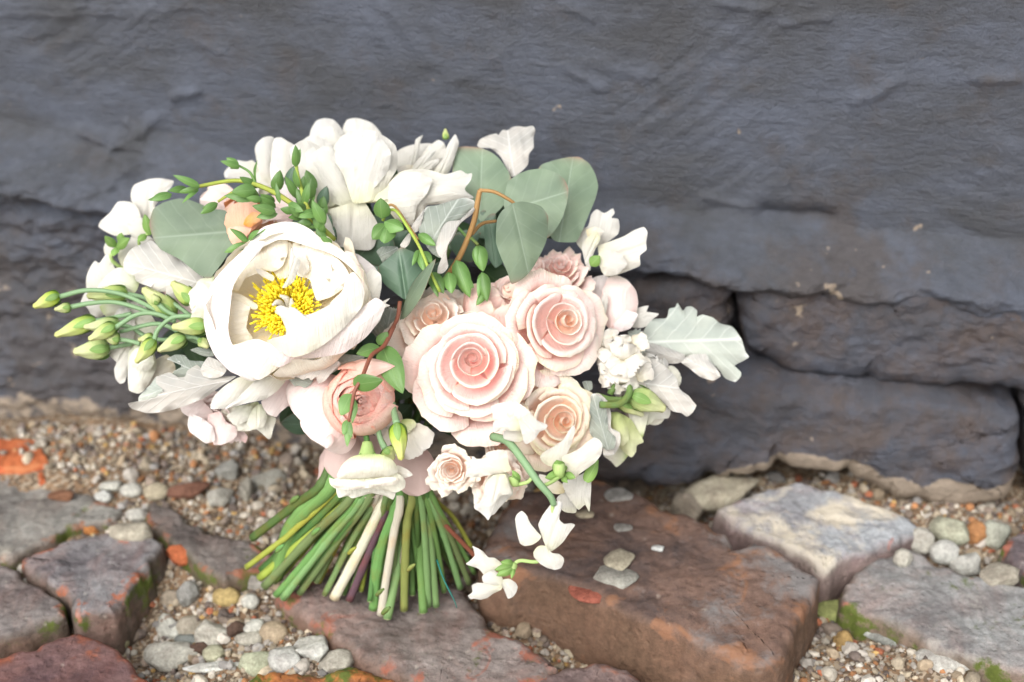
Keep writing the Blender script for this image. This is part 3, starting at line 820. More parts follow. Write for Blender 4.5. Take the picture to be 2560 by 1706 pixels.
def wall_out(u, z):
    zl = ledge_top(u)
    UZ = np.stack([u, z, np.zeros_like(u)], -1)
    w = 0.010 * fbm(UZ * np.array([9, 16, 1]), 4, 0.55, 8)
    q = zl + w - z
    led = sstep(0.0, 0.036, q)
    out = 0.030 * led + 0.006 * np.exp(-((q - 0.034) / 0.012) ** 2)
    under = sstep(0.036, 0.052, q)
    out = out - 0.008 * under * sstep(0.05, -0.1, u) - 0.006 * under
    out = out + 0.012 * sstep(0.10, 0.0, z) * under                       # spreads towards the foot
    q0 = 0.036 * sstep(0.15, 0.20, u)
    rec = sstep(0.07, 0.16, u) * sstep(0.042, 0.052, q - q0)                   # recess behind the loose blocks
    out = out - 0.055 * rec
    # trowel strokes and lumps
    ca, sa = math.cos(math.radians(-7)), math.sin(math.radians(-7))
    U2 = np.stack([u * ca + z * sa, -u * sa + z * ca, np.zeros_like(u)], -1)
    warp = fbm(UZ * 6, 2, 0.5, 12)[..., None] * np.array([0.4, 0.9, 0])
    up = 1 - led
    st1 = fbm(U2 * np.array([20, 46, 1]) + warp, 4, 0.55, 14)
    ang = math.radians(28)
    U3 = np.stack([u * math.cos(ang) - z * math.sin(ang), u * math.sin(ang) + z * math.cos(ang), np.zeros_like(u)], -1)
    msk = sstep(0.1, 0.5, fbm(UZ * 5, 2, 0.5, 31))
    st2 = fbm(U3 * np.array([10, 90, 1]) + warp * 2, 3, 0.6, 15)
    a4 = math.radians(-38)
    U4 = np.stack([u * math.cos(a4) - z * math.sin(a4), u * math.sin(a4) + z * math.cos(a4), np.zeros_like(u)], -1)
    st3 = fbm(U4 * np.array([9, 80, 1]) + warp * 2, 3, 0.6, 19) * sstep(0.05, 0.4, fbm(UZ * 5, 2, 0.5, 47))
    for (x0, y0, x1, y1, hh, ww) in LAPS:
        A_ = np.array(wall_uz(x0, y0, 0.0)); B_ = np.array(wall_uz(x1, y1, 0.0)); ab = B_ - A_; L2 = ab @ ab
        tt = ((u - A_[0]) * ab[0] + (z - A_[1]) * ab[1]) / L2
        nx = np.array([-ab[1], ab[0]]) / math.sqrt(L2)
        dd = (u - A_[0]) * nx[0] + (z - A_[1]) * nx[1] + 0.0025 * fbm(UZ * 60, 2, 0.5, x0 * .01)
        out_l = hh * np.exp(-(dd / ww) ** 2) * sstep(-0.15, 0.1, tt) * sstep(1.15, 0.9, tt) * (1 + 0.5 * np.tanh(dd / ww * 2))
        out = out + out_l
    rid = 1 - np.abs(fbm(UZ * np.array([11, 17, 1]), 4, 0.5, 21))
    out = out + 0.0006 * st1 + 0.0011 * st2 * msk + 0.0011 * st3 + 0.0022 * fbm(UZ * np.array([7, 9, 1]), 2, 0.45, 17)
    out = out - 0.0005 * np.clip(rid - 0.97, 0, 1) / 0.03 * (UZ[..., 1] > -1) * sstep(0.25, 0.5, fbm(UZ * 4.3, 2, 0.5, 40) + 0.35) 
    out = out + (1 - up) * (0.0055 * fbm(UZ * np.array([24, 40, 1]), 5, 0.62, 23)) + 0.00012 * fbm(UZ * np.array([160, 200, 1]), 2, 0.5, 25)
    return out, q

us = axis_pts(-3.0, 3.0, -0.42, 0.42, 0.0017, 24)
zs = axis_pts(-0.06, 2.2, -0.02, 0.34, 0.0013, 20)
zs = zs[zs >= -0.06]
WUU, WZZ = np.meshgrid(us, zs, indexing='xy')
OUT, QQ = wall_out(WUU, WZZ)
WP = WUU[..., None] * WU + OUT[..., None] * WN + WZZ[..., None] * ZUP
worn = sstep(0.02, 0.10, QQ) * 0.55 + 0.5 * sstep(0.05, 0.0, WZZ)
worn = worn + 0.30 * sstep(0.05, 0.2, WUU) * sstep(0.0, 0.03, QQ)
for (px_, py_, rr_, v_) in ((2080, 660, .030, .55), (2180, 640, .02, .4), (2000, 700, .02, .4), (60, 760, .06, .25), (420, 760, .05, .3), (1650, 560, .02, .3)):
    uu_, zz_ = wall_uz(px_, py_, .02)
    worn = worn + v_ * np.exp(-(((WUU - uu_) / 1.6) ** 2 + (WZZ - zz_) ** 2) / rr_ ** 2)
lime = np.zeros_like(worn) + 0.50 * sstep(0.022, 0.010, WZZ + 0.006 * fbm(np.stack([WUU * 30, WZZ * 0, WZZ * 0], -1), 3)) + 0.12 * sstep(0.05, 0.01, WZZ)
PM = wall_mat('painted_render')
grid_obj('render_coat', WP, PM, wall, org=np.zeros(3), attrs={'worn': worn.ravel(), 'lime': lime.ravel()})
WFRAME = (np.zeros(3), WU, ZUP, WN)
def wpoly(pts, out): return np.array([wall_uz(x, y, out) for x, y in pts])
def wl_extra(lo, hi, wv):
    def f(W, row, m):
        z = W[:, 2]
        return {'worn': np.full(len(W), wv) , 'lime': 0.75 * sstep(hi, lo, z)}
    return f
BLK = wall_mat('painted_block', blue=(0.078, 0.086, 0.112), grey=(0.056, 0.054, 0.060), brown=(0.088, 0.064, 0.054), worn=0.62)
def wblock(pts, out, thick, bevel, seed, worn=0.5, amp=0.005, bulge=0.006, lo=-1, hi=-0.9, label=None, freq=30, limefn=None, tilt=(0,0)):
    o = prism('stone_block', wpoly(pts, out), WFRAME, out, thick, bevel, BLK, wall, amp=amp * 1.15, bulge=bulge, jag=0.0022, seed=seed, npt=300, rings=40, freq=freq, octv=5,
              extra=limefn or wl_extra(lo, hi, worn), tilt=tilt)
    if label: o['label'] = label
    return o
wblock([(1838, 700), (1900, 672), (2100, 685), (2360, 715), (2560, 740), (2900, 770), (2950, 1020), (2700, 1010), (2560, 988), (2440, 968), (2330, 975), (2200, 968), (2060, 948), (1950, 925), (1872, 895), (1842, 820)], 0.029, 0.06, 0.014, 5, 0.62, amp=0.0040, bulge=0.004, tilt=(0, -.05))
wblock([(1540, 690), (1760, 690), (1822, 705), (1830, 810), (1812, 880), (1830, 905), (1640, 930), (1500, 900), (1500, 700)], 0.024, 0.05, 0.010, 8, 0.75, amp=0.004)
def lower_lime(W, row, m):
    u, z = W @ WU, W[:, 2]
    edge = np.interp(u, [0.05, 0.13, 0.17, 0.20, 0.234, 0.262, 0.283, 0.338], [-.02, .004, 0.024, 0.036, 0.032, 0.022, 0.019, 0.020]) + 0.005 * fbm(np.c_[u * 45, z * 0, z * 0], 3)
    return {'worn': np.full(len(W), 0.58) + 0.3 * sstep(0.2, 0.05, u), 'lime': 0.95 * sstep(edge + 0.003, edge - 0.003, z)}
wblock([(1380, 985), (1560, 968), (1700, 945), (1850, 965), (2100, 985), (2300, 1005), (2440, 1030), (2548, 1060), (2552, 1130), (2545, 1215), (2515, 1262), (2420, 1266), (2300, 1258), (2200, 1240), (2120, 1196), (2060, 1172), (1980, 1172), (1850, 1190), (1700, 1215), (1400, 1200)], 0.050, 0.07, 0.011, 6, 0.5, amp=0.0036, bulge=0.004, limefn=lower_lime, freq=34, tilt=(0, -.12))
wblock([(2575, 1030), (2900, 1060), (2900, 1300), (2580, 1250)], 0.035, 0.06, 0.008, 9, 0.7)

# ------------------------------------------------------------------ petals and leaves
PW   = petal_mat('white_petal', [(0.0, (0.70, 0.69, 0.50)), (0.4, (0.69, 0.67, 0.60)), (1.0, (0.70, 0.688, 0.648))], 0.33, vein=0.07)
PWG  = petal_mat('green_white_petal', [(0.0, (0.45, 0.55, 0.22)), (0.25, (0.74, 0.76, 0.58)), (0.7, (0.78, 0.77, 0.68)), (1.0, (0.79, 0.78, 0.69))], 0.33, vein=0.06)
PCR  = petal_mat('cream_petal', [(0.0, (0.74, 0.66, 0.42)), (0.4, (0.82, 0.77, 0.64)), (1.0, (0.81, 0.78, 0.725))], 0.35, vein=0.06)
PEO  = petal_mat('peony_petal', [(0.0, (0.90, 0.82, 0.62)), (0.4, (0.86, 0.81, 0.71)), (1.0, (0.83, 0.80, 0.755))], 0.35, vein=0.08)
PEI  = petal_mat('inner_peony_petal', [(0.0, (0.97, 0.86, 0.62)), (0.5, (0.97, 0.90, 0.73)), (1.0, (0.96, 0.91, 0.80))], 0.3, vein=0.07)
PEP  = petal_mat('blush_peony_petal', [(0.0, (0.84, 0.70, 0.69)), (0.5, (0.84, 0.76, 0.745)), (1.0, (0.84, 0.79, 0.765))], 0.3, vein=0.07)
PRO  = petal_mat('pink_rose_petal', [(0.0, (0.95, 0.48, 0.44)), (0.35, (0.96, 0.60, 0.56)), (0.65, (0.95, 0.73, 0.68)), (0.9, (0.90, 0.69, 0.635)), (1.0, (0.88, 0.73, 0.665))], 0.28, vein=0.04, edge=(0.80, 0.76, 0.55))
PRO2 = petal_mat('pale_pink_rose_petal', [(0.0, (0.96, 0.62, 0.55)), (0.45, (0.96, 0.72, 0.66)), (0.85, (0.91, 0.69, 0.635)), (1.0, (0.88, 0.73, 0.665))], 0.3, vein=0.04, edge=(0.82, 0.77, 0.58))
PPE  = petal_mat('peach_rose_petal', [(0.0, (0.97, 0.62, 0.44)), (0.45, (0.97, 0.74, 0.58)), (0.85, (0.90, 0.75, 0.63)), (1.0, (0.86, 0.77, 0.62))], 0.3, vein=0.04, edge=(0.78, 0.74, 0.46))
PSP  = petal_mat('soft_peach_petal', [(0.0, (0.97, 0.65, 0.48)), (0.4, (0.97, 0.74, 0.60)), (0.8, (0.94, 0.79, 0.69)), (1.0, (0.92, 0.82, 0.73))], 0.33, vein=0.05, edge=(0.84, 0.79, 0.66))
PRA  = petal_mat('pink_ranunculus_petal', [(0.0, (0.96, 0.46, 0.32)), (0.5, (0.95, 0.57, 0.47)), (0.9, (0.94, 0.65, 0.56)), (1.0, (0.93, 0.52, 0.45))], 0.3, vein=0.05)
PRB  = petal_mat('dusky_pink_petal', [(0.0, (0.84, 0.58, 0.55)), (0.5, (0.88, 0.71, 0.68)), (1.0, (0.89, 0.78, 0.75))], 0.3, vein=0.08)
POR  = petal_mat('apricot_petal', [(0.0, (0.97, 0.42, 0.14)), (0.4, (0.97, 0.52, 0.26)), (0.9, (0.96, 0.60, 0.42)), (1.0, (0.95, 0.66, 0.52))], 0.3)
PLV  = petal_mat('lime_petal', [(0.0, (0.36, 0.46, 0.12)), (0.5, (0.62, 0.68, 0.30)), (1.0, (0.76, 0.78, 0.50))], 0.3)
BUDM = petal_mat('green_bud', [(0.0, (0.22, 0.38, 0.07)), (0.3, (0.44, 0.56, 0.15)), (0.75, (0.64, 0.70, 0.32)), (1.0, (0.66, 0.68, 0.28))], 0.2, vein=0.12)

EUC  = leaf_mat('silver_dollar_leaf', (0.175, 0.25, 0.175), (0.28, 0.35, 0.27), None, 0.12, 0.5, 0.35, 5, 0.016, edge=(0.26, 0.16, 0.12), side_vein=0.22)
EUD  = leaf_mat('deep_eucalyptus_leaf', (0.085, 0.155, 0.105), (0.17, 0.26, 0.18), None, 0.1, 0.45, 0.4, 5, 0.02, edge=(0.2, 0.13, 0.09), side_vein=0.2)
GRN  = leaf_mat('small_green_leaf', (0.13, 0.27, 0.075), (0.24, 0.38, 0.14), (0.19, 0.34, 0.13), 0.18, 0.4, 0.45, 5, 0.03, side_vein=0.2)
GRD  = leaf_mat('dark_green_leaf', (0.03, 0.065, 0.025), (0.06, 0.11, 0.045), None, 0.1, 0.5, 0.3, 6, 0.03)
DMW  = leaf_mat('dusty_miller_leaf', (0.50, 0.505, 0.485), (0.70, 0.70, 0.68), None, 0.15, 0.9, 0.1, 7, 0.022, felt=True, side_vein=0.7)
DMG  = leaf_mat('grey_dusty_miller_leaf', (0.27, 0.315, 0.285), (0.50, 0.53, 0.50), (0.60, 0.60, 0.58), 0.12, 0.9, 0.1, 6, 0.03, felt=True, side_vein=0.5, edge=(0.7, 0.7, 0.68))
DMM  = leaf_mat('silver_dusty_miller_leaf', (0.43, 0.49, 0.455), (0.64, 0.67, 0.63), (0.64, 0.64, 0.62), 0.15, 0.9, 0.1, 6, 0.03, felt=True, side_vein=0.5, edge=(0.75, 0.76, 0.74))

SMG  = stem_mat('green_stem', (0.135, 0.26, 0.075))
SMB  = stem_mat('blue_green_stem', (0.17, 0.275, 0.105))
SMD  = stem_mat('dark_green_stem', (0.08, 0.17, 0.045))
SMY  = stem_mat('yellow_green_stem', (0.30, 0.36, 0.06))
SMO  = stem_mat('olive_stem', (0.22, 0.25, 0.07))
SMW  = stem_mat('white_stem', (0.58, 0.55, 0.44))
SMP  = stem_mat('purple_stem', (0.10, 0.055, 0.075))
SMR  = plain_mat('red_brown_stem', (0.22, 0.075, 0.045), 0.45, 0.4, 0.3, 3, 0.3, stretch=(6, 1.5, 1))
SMT  = plain_mat('tan_twig', (0.36, 0.21, 0.08), 0.5, 0.35, 0.3, 3, 0.3, stretch=(6, 1.5, 1))
PGS  = plain_mat('pale_green_stem', (0.36, 0.50, 0.18), 0.5, 0.3, 0.2, 3, 0.2, stretch=(6, 1.5, 1))
GST  = plain_mat('grey_green_stem', (0.20, 0.32, 0.17), 0.5, 0.3, 0.2, 3, 0.2, stretch=(6, 1.5, 1))
STAM = plain_mat('yellow_stamen', (1.0, 0.80, 0.06), 0.6, 0.2, 0.15, 300, 0.1)
RIB  = plain_mat('mauve_ribbon', (0.53, 0.40, 0.37), 0.55, 0.3, 0.05, 8, 0.3, stretch=(1.2, 40, 1))
TEAL = plain_mat('teal_thread', (0.01, 0.13, 0.11), 0.5)

BASE = ground_at(960, 1450, 0.0)
BQ = empty('bouquet', BASE)
tag(BQ, 'blush and white wedding bouquet of peony, roses and eucalyptus standing against the dark wall', 'bouquet')

def part(name, px, py, d, label=None):
    o = empty(name, at(px, py, d), BQ)
    if label: o['label'] = label
    return o

def bez(P, s):
    P = [np.asarray(p, float) for p in P]
    s = s[..., None]
    return (1 - s) ** 3 * P[0] + 3 * (1 - s) ** 2 * s * P[1] + 3 * (1 - s) * s * s * P[2] + s ** 3 * P[3]

def axes(ax, roll=0.0):
    Z = cf(*ax)
    X = norm(np.cross(UPV, Z)); Y = np.cross(Z, X)
    c, s = math.cos(roll), math.sin(roll)
    return X * c + Y * s, -X * s + Y * c, Z

def ring_petal(C, A, phi, dphi, prof, mat, parent, m=15, n=15, cut=0.18, cutp=2.2, spiral=0.06, curl=0.0, ruff=0.0, kr=3.0, seed=0, wb=0.75, warp=0.0, notch=0.0, name='petal', pts=0.0):
    X, Y, Z = A
    s, t = np.meshgrid(np.linspace(0, 1, m) ** 0.9, np.linspace(-1, 1, n), indexing='ij')
    se = s * (1 - cut * np.abs(t) ** cutp - notch * np.exp(-(t / 0.2) ** 2)) 
    rz = bez(prof, se)
    r, z = rz[..., 0], rz[..., 1]
    R = abs(prof[3][0]) + abs(prof[1][0])
    ph = phi + dphi * t * (wb + (1 - wb) * np.sqrt(s))
    r = r * (1 + spiral * t)
    e = np.clip((s - 0.72) / 0.28, 0, 1) ** 2
    r = r + curl * e * (1 + pts * (np.abs(t) > 0) * (t * t - 0.4))
    z = z - curl * e * e * 0.55
    rs = np.random.RandomState(seed + 1)
    a, b = rs.uniform(0, 6.28, 2)
    rf = ruff * s ** 3 * (np.sin(kr * 2.2 * t + a) + 0.6 * np.sin(kr * 5 * t + b) + 0.35 * np.sin(kr * 11 * t + a + b))
    z = z + rf; r = r + rf * 0.7
    P = C + X * (r * np.cos(ph))[..., None] + Y * (r * np.sin(ph))[..., None] + Z * z[..., None]
    if warp:
        w = np.stack([fbm((P - C) * 38, 3, 0.5, seed + 3.3 * q) for q in range(3)], -1) * warp * (0.2 + s[..., None])
        P = P + w
    return grid_obj(name, P[:, ::-1], mat, parent)

def rose(px, py, d, R_px, ax, mat, name='rose', label=None, N=24, off=(0, 0), depth=0.7, seed=0, heart=None, wide=1.0, gap=0.0, ruff=0.010, zmid=0.25, squash=(1, 1), inner=0.05, power=1.1, drop=0.35, outn=5, roll=0.0):
    rs = np.random.RandomState(seed)
    R = R_px * d / FPX
    root = part(name, px, py, d, label)
    A0 = axes(ax, roll)
    A = (A0[0] * squash[0], A0[1] * squash[1], A0[2])
    C0 = at(px, py, d)
    for i in range(N):
        f = i / (N - 1)
        rho = R * (inner + (1 - inner) * f ** power)
        if gap and 0.30 < f < 0.60: rho += R * gap * math.sin((f - 0.30) / 0.30 * math.pi) * 0.6
        phi = i * 2.39996 + rs.uniform(-.25, .25)
        dph = np.interp(f, [0, .3, .6, 1], [1.9, 1.35, 1.0, 0.80]) * wide
        zl = R * (zmid + 0.04 * math.sin(min(1, f * 4) * math.pi) - (drop + .25) * f ** 1.2 + rs.uniform(-.008, .008))
        H = zl - R * depth * np.interp(f, [0, .2, .5, .8, 1], [.25, .34, .42, .6, 1.0])
        fl = np.interp(f, [0, .2, .45, .7, 1], [0.05, .14, .18, .30, .38])
        curl = R * np.interp(f, [0, .25, .6, 1], [0.0, .015, .05, .10]) * rs.uniform(.6, 1.3)
        rl = rho - curl * 0.8
        ri = rl * (1 - fl)
        prof = [(R * 0.05, H), (ri * 1.02 + R * .03, zl + (H - zl) * 0.85), (ri * 1.0, zl - R * .02 + R * .04 * f), (rl, zl)]
        C = C0 + A0[0] * off[0] * R * (1 - f) ** 1.0 + A0[1] * off[1] * R * (1 - f) ** 1.0
        ring_petal(C, A, phi, dph, prof, (heart if (heart and f < 0.27) else mat), root, 18, 19, cut=np.interp(f, [0, .4, 1], [.08, .26, .46]), cutp=3.6,
                   spiral=0.10 * (1 - f) + 0.04, curl=curl, ruff=R * ruff * (0.2 + 1.5 * f), kr=rs.uniform(1.5, 3), seed=seed * 100 + i, warp=R * 0.034 * (0.2 + f), pts=0.8)
    # green base and sepals under the head
    X, Y, Z = A0
    return root

def outline(shape, s):
    if shape == 'round': return np.clip(1 - np.abs(2 * s - 1) ** 2.2, 0, 1) ** 0.5 * (1 - 0.12 * (s - 0.5))
    if shape == 'drop': return np.clip(np.sin(math.pi * s ** 0.72), 0, 1) ** 0.75 * (1.0 - 0.05 * s)
    if shape == 'lance': return np.clip(np.sin(math.pi * s ** 0.85), 0, 1) ** 0.85
    if shape == 'petal': return (0.16 + 0.84 * np.sin(math.pi / 2 * np.clip(s / 0.62, 0, 1)) ** 1.1) * (np.clip(1 - ((s - 0.62) / 0.40).clip(0, 1) ** 2.6, 0, 1) ** 0.5)
    if shape == 'fan': return 0.14 + 0.86 * np.sin(math.pi / 2 * s) ** 1.1
    if shape == 'wing': return (0.2 + 0.8 * np.sin(math.pi / 2 * np.clip(s / 0.5, 0, 1))) * (np.clip(1 - ((s - 0.55) / 0.47).clip(0, 1) ** 3, 0, 1) ** 0.5)
    if shape == 'dusty': return (0.12 + 0.88 * np.sin(math.pi / 2 * np.clip(s / 0.7, 0, 1)) ** 1.2) * (np.clip(1 - ((s - 0.72) / 0.30).clip(0, 1) ** 2.2, 0, 1) ** 0.5) * (1 - 0.30 * np.abs(np.cos(s * 13)) ** 3) 
    if shape == 'oak': return (0.16 + 0.84 * np.sin(math.pi / 2 * np.clip(s / 0.75, 0, 1)) ** 1.1) * (np.clip(1 - ((s - 0.78) / 0.24).clip(0, 1) ** 2, 0, 1) ** 0.5) * (1 + 0.32 * np.cos(s * 21 + 0.6))
    return np.sin(math.pi * s)

_sid = [0]
def S(parent, mat, bx, by, tx, ty, w, d0, d1=None, shape='petal', cup=0.15, bend=0.12, ruff=0.03, tilt=0.0, name='petal', m=16, n=15, tipr=0.0, jag=0.0, twist=0.0, curl=0.0, label=None, kr=2.5, cside=0.0, fold=0.0):
    """a petal or leaf growing from one place to another; w = width in photo pixels; cup bends the margins, bend arches the spine towards the viewer"""
    _sid[0] += 1
    rs = np.random.RandomState(_sid[0])
    if d1 is None: d1 = d0
    p0, p1 = at(bx, by, d0), at(tx, ty, d1)
    Lg = np.linalg.norm(p1 - p0)
    W = w * (d0 + d1) / 2 / FPX
    T = norm(p1 - p0)
    side = norm(np.cross(T, -FWD)); N = norm(np.cross(side, T))
    if N.dot(-FWD) < 0: N = -N
    a = math.radians(tilt)
    side, N = side * math.cos(a) + N * math.sin(a), N * math.cos(a) - side * math.sin(a)
    s, t = np.meshgrid(np.linspace(0, 1, m), np.linspace(-1, 1, n), indexing='ij')
    hw = outline(shape, s) * W / 2
    if jag: hw = hw * (1 + jag * fbm(np.stack([s * 8, np.sign(t) * 3, s * 0 + _sid[0]], -1), 3, 0.6))
    tw = math.radians(twist) * (s - 0.5)
    sd = side[None, None] * np.cos(tw)[..., None] + N[None, None] * np.sin(tw)[..., None]
    nd = N[None, None] * np.cos(tw)[..., None] - side[None, None] * np.sin(tw)[..., None]
    sl = s * (1 - tipr * np.abs(t) ** 2.5) if tipr else s
    a1, a2 = rs.uniform(0, 6.28, 2)
    rf = ruff * W * s ** 1.5 * (np.sin(kr * 2.3 * t + a1 + 3 * s) + 0.55 * np.sin(kr * 5.1 * t + a2) ) * (0.3 + 0.7 * np.abs(t))
    rf = rf + ruff * W * 0.8 * np.abs(t) ** 2 * np.sin(s * 13 + a2 + t)
    P = p0 + (p1 - p0) * sl[..., None] + sd * (hw * t + cside * W * np.sin(math.pi * s))[..., None]
    P = P + nd * (bend * Lg * np.sin(math.pi * s * 0.95) - cup * W * (t * t) * (hw / (W / 2 + 1e-9)) + rf - fold * W * (np.abs(t) ** 1.2) * (1 - 0.5 * s) + 0.35 * ruff * W * fbm(np.stack([s * 4, t * 3, s * 0 + _sid[0]], -1), 3, 0.55) * s)[..., None]
    if curl:
        e = np.clip((s - 0.7) / 0.3, 0, 1) ** 2
        P = P + (-N * curl * Lg - T * curl * Lg * 0.4)[None, None] * e[..., None]
    if jag and shape in ('fan', 'dusty', 'petal'):
        P = P + T * (jag * 0.35 * Lg * s ** 4 * fbm(np.stack([t * 5, t * 0, t * 0 + _sid[0]], -1), 3, 0.6))[..., None]
    o = grid_obj(name, P, mat, parent)
    if label: o['label'] = label
    return o

def T_(parent, pts, r, mat, name='stem', n=14, k=8, **kw):
    """a stem through photo points (px, py, d); r in photo pixels at its depth"""
    P = [at(*p) for p in pts]
    dd = pts[0][2]
    rr = [x * dd / FPX for x in (r if isinstance(r, (list, tuple)) else [r, r])]
    return tube(name, P, rr, mat, parent, n, k, **kw)

def Q(parent, mat, pts, d, z=None, base=None, bulge=0.05, amp=0.02, gx=0.0, gy=0.0, name='petal', label=None, n=84, rings=12, crease=0.0, seed=None, lip=0.03, fr=1.0):
    """a petal or leaf grown out to a traced margin: pts in photo pixels (z = ox, oy, scale of a local frame); domed, creased, crumpled, its rim rolled; gx, gy tip it in depth"""
    P = np.asarray(pts, float)
    if z: P = np.array([z[0], z[1]]) + P / z[2]; base = None if base is None else np.array([z[0], z[1]]) + np.asarray(base, float) / z[2]
    _sid[0] += 1
    sd = _sid[0] if seed is None else seed
    C0 = P.mean(0)
    Qp = np.vstack([P[-1:], P, P[:2]])
    sg = np.linalg.norm(np.diff(P, axis=0, append=P[:1]), axis=1); cum = np.r_[0, np.cumsum(sg)]
    R = []
    for x in np.linspace(0, cum[-1], n, endpoint=False):
        i = min(int(np.searchsorted(cum, x, 'right') - 1), len(P) - 1); f = (x - cum[i]) / (sg[i] + 1e-9)
        p0, p1, p2, p3 = P[i - 1], P[i], P[(i + 1) % len(P)], P[(i + 2) % len(P)]
        c = 0.5 * ((2 * p1) + (p2 - p0) * f + (2 * p0 - 5 * p1 + 4 * p2 - p3) * f * f + (3 * p1 - p0 - 3 * p2 + p3) * f ** 3)
        R.append(0.55 * c + 0.45 * (p1 + (p2 - p1) * f))
    R = np.array(R)
    C = R.mean(0); D_ = R - C
    w, v = np.linalg.eigh(D_.T @ D_)
    ax = v[:, 1]; ratio = max(0, 1 - math.sqrt(w[0] / w[1])) * 0.8
    K = C + ax * ((D_ @ ax) * ratio)[:, None]
    size = math.sqrt(w.sum() / n)                               # rms radius in pixels
    if base is None: base = C - ax * np.abs(D_ @ ax).max() * (1 if ax[1] < 0 else -1)
    base = np.asarray(base, float)
    dirv = C - base; dirv = dirv / (np.linalg.norm(dirv) + 1e-9); lat = np.array([-dirv[1], dirv[0]])
    fs = 1 - np.linspace(0, 1, rings) ** 0.85
    G = K[None] + (R - K)[None] * fs[:, None, None]             # row 0 = margin
    px = G - C
    m2 = d / FPX
    S_ = size * m2
    along = (G - base) @ dirv; L_ = along.max() + 1e-9
    lt = (G - C) @ lat; ml = np.abs(lt).max() + 1e-9
    U_, V_ = (G - C) @ lat / size, (G - C) @ dirv / size
    nz = fbm(np.stack([U_ * 1.7 * fr, V_ * 0.55 * fr, np.full(G.shape[:2], sd * 2.7)], -1), 3, 0.42)
    rim = fs[:, None] ** 5
    wav = np.sin(np.arange(n) / n * 2 * math.pi * (5 + sd % 3) + sd)[None] + 0.5 * np.sin(np.arange(n) / n * 2 * math.pi * (11 + sd % 4) + sd * 2)[None]
    al = np.clip(along / L_, 0, 1)
    h = bulge * (0.75 * (1 - (lt / ml) ** 2) + 0.5 * (1 - fs[:, None] ** 2) - 0.5 * al ** 3) + amp * (0.35 + 0.65 * al) * nz * 0.75 - crease * 0.6 * np.exp(-(lt / ml / 0.10) ** 2) * al ** 0.5 * (1 - al) * 3 + lip * 0.9 * rim * wav
    h = h * S_ * 2
    dep = d - h + gx * px[..., 0] * m2 + gy * (-px[..., 1]) * m2
    W = CAM + dep[..., None] * (FWD + RGT * ((G[..., 0] - 1280) / FPX)[..., None] + UPV * ((853 - G[..., 1]) / FPX)[..., None])
    uv = np.stack([0.5 + 0.5 * lt / ml, np.clip(along / L_, 0, 1)], -1)
    F = grid_faces(rings, n, True)
    if (R[:, 0] * np.roll(R[:, 1], -1) - np.roll(R[:, 0], -1) * R[:, 1]).sum() > 0: F = F[:, ::-1]
    o = mesh_obj(name, W.reshape(-1, 3), F, mat, parent, None, True, uv.reshape(-1, 2))
    if label: o['label'] = label
    return o

def bud(bx, by, tx, ty, w, d, d1=None, mat=None, name='bud', stem=None, sep=3, parent=None, label=None):
    """a closed spiral bud with sepals; from its base to its tip"""
    if d1 is None: d1 = d
    if parent is None: parent = part(name, bx, by, d, label)
    p0, p1 = at(bx, by, d), at(tx, ty, d1)
    L_ = np.linalg.norm(p1 - p0); T = norm(p1 - p0)
    X = norm(np.cross(T, -FWD)); Y = np.cross(T, X)
    R = w * d / FPX / 2
    m, k = 22, 20
    s = np.linspace(0, 1, m)
    prof = np.interp(s, [0, .06, .2, .4, .62, .85, .97, 1.0], [.25, .62, .95, 1.0, .78, .42, .33, .0]) 
    ph = np.linspace(0, 2 * math.pi, k, endpoint=False)
    P = np.zeros((m, k, 3))
    for i in range(m):
        r = R * prof[i] * (1 + 0.13 * np.cos(2.5 * 2 * (ph / 2) * 2 + 5 * s[i]) * (0.3 + s[i]))
        P[i] = p0 + T * L_ * s[i] + X * (np.cos(ph) * r)[:, None] + Y * (np.sin(ph) * r)[:, None]
    grid_obj('petal', P, mat or BUDM, parent, wrap=True)
    sm = SEP
    for q in range(sep):
        a = q * 2 * math.pi / sep + 0.5
        dirn = X * math.cos(a) + Y * math.sin(a)
        tt = np.cross(T, dirn)
        s2, t2 = np.meshgrid(np.linspace(0, 1, 9), np.linspace(-1, 1, 5), indexing='ij')
        rr = R * np.interp(s2, [0, .15, .4, 1], [.5, 1.02, 1.10, 1.05]) * 1.03
        wd = R * 0.42 * np.sin(math.pi * (0.12 + 0.88 * s2)) ** 0.7
        an = a + wd / R * t2
        Q = p0 + T * (L_ * 0.52 * s2)[..., None] + (X * np.cos(an)[..., None] + Y * np.sin(an)[..., None]) * rr[..., None]
        grid_obj('sepal', Q, sm, parent)
    if stem: T_(parent, stem, [0.18 * w, 0.2 * w, 0.24 * w], GST)
    return parent
SEP = leaf_mat('sepal_green', (0.20, 0.36, 0.10), (0.3, 0.44, 0.16), None, 0.15, 0.5, 0.3, 3, 0.05, side_vein=0.1)

Z1, Z2, Z3, Z4, Z5, Z7, Z8 = (50, 400, 3.92), (50, 700, 3.485), (500, 270, 3.647), (900, 280, 3.337), (1000, 1000, 3.016), (1300, 500, 2.24), (400, 850, 3.361)
def poly(name, label, px, py, d, items, rt=None):
    """items: material, margin, frame, depth, then options"""
    if rt is None: rt = part(name, px, py, d, label)
    for mt, pts, z, dd, *kw in items:
        K = dict(bulge=.05, amp=.035, lip=.03); K.update(kw[0] if kw else {})
        Q(rt, mt, pts, dd, z, **K)
    return rt

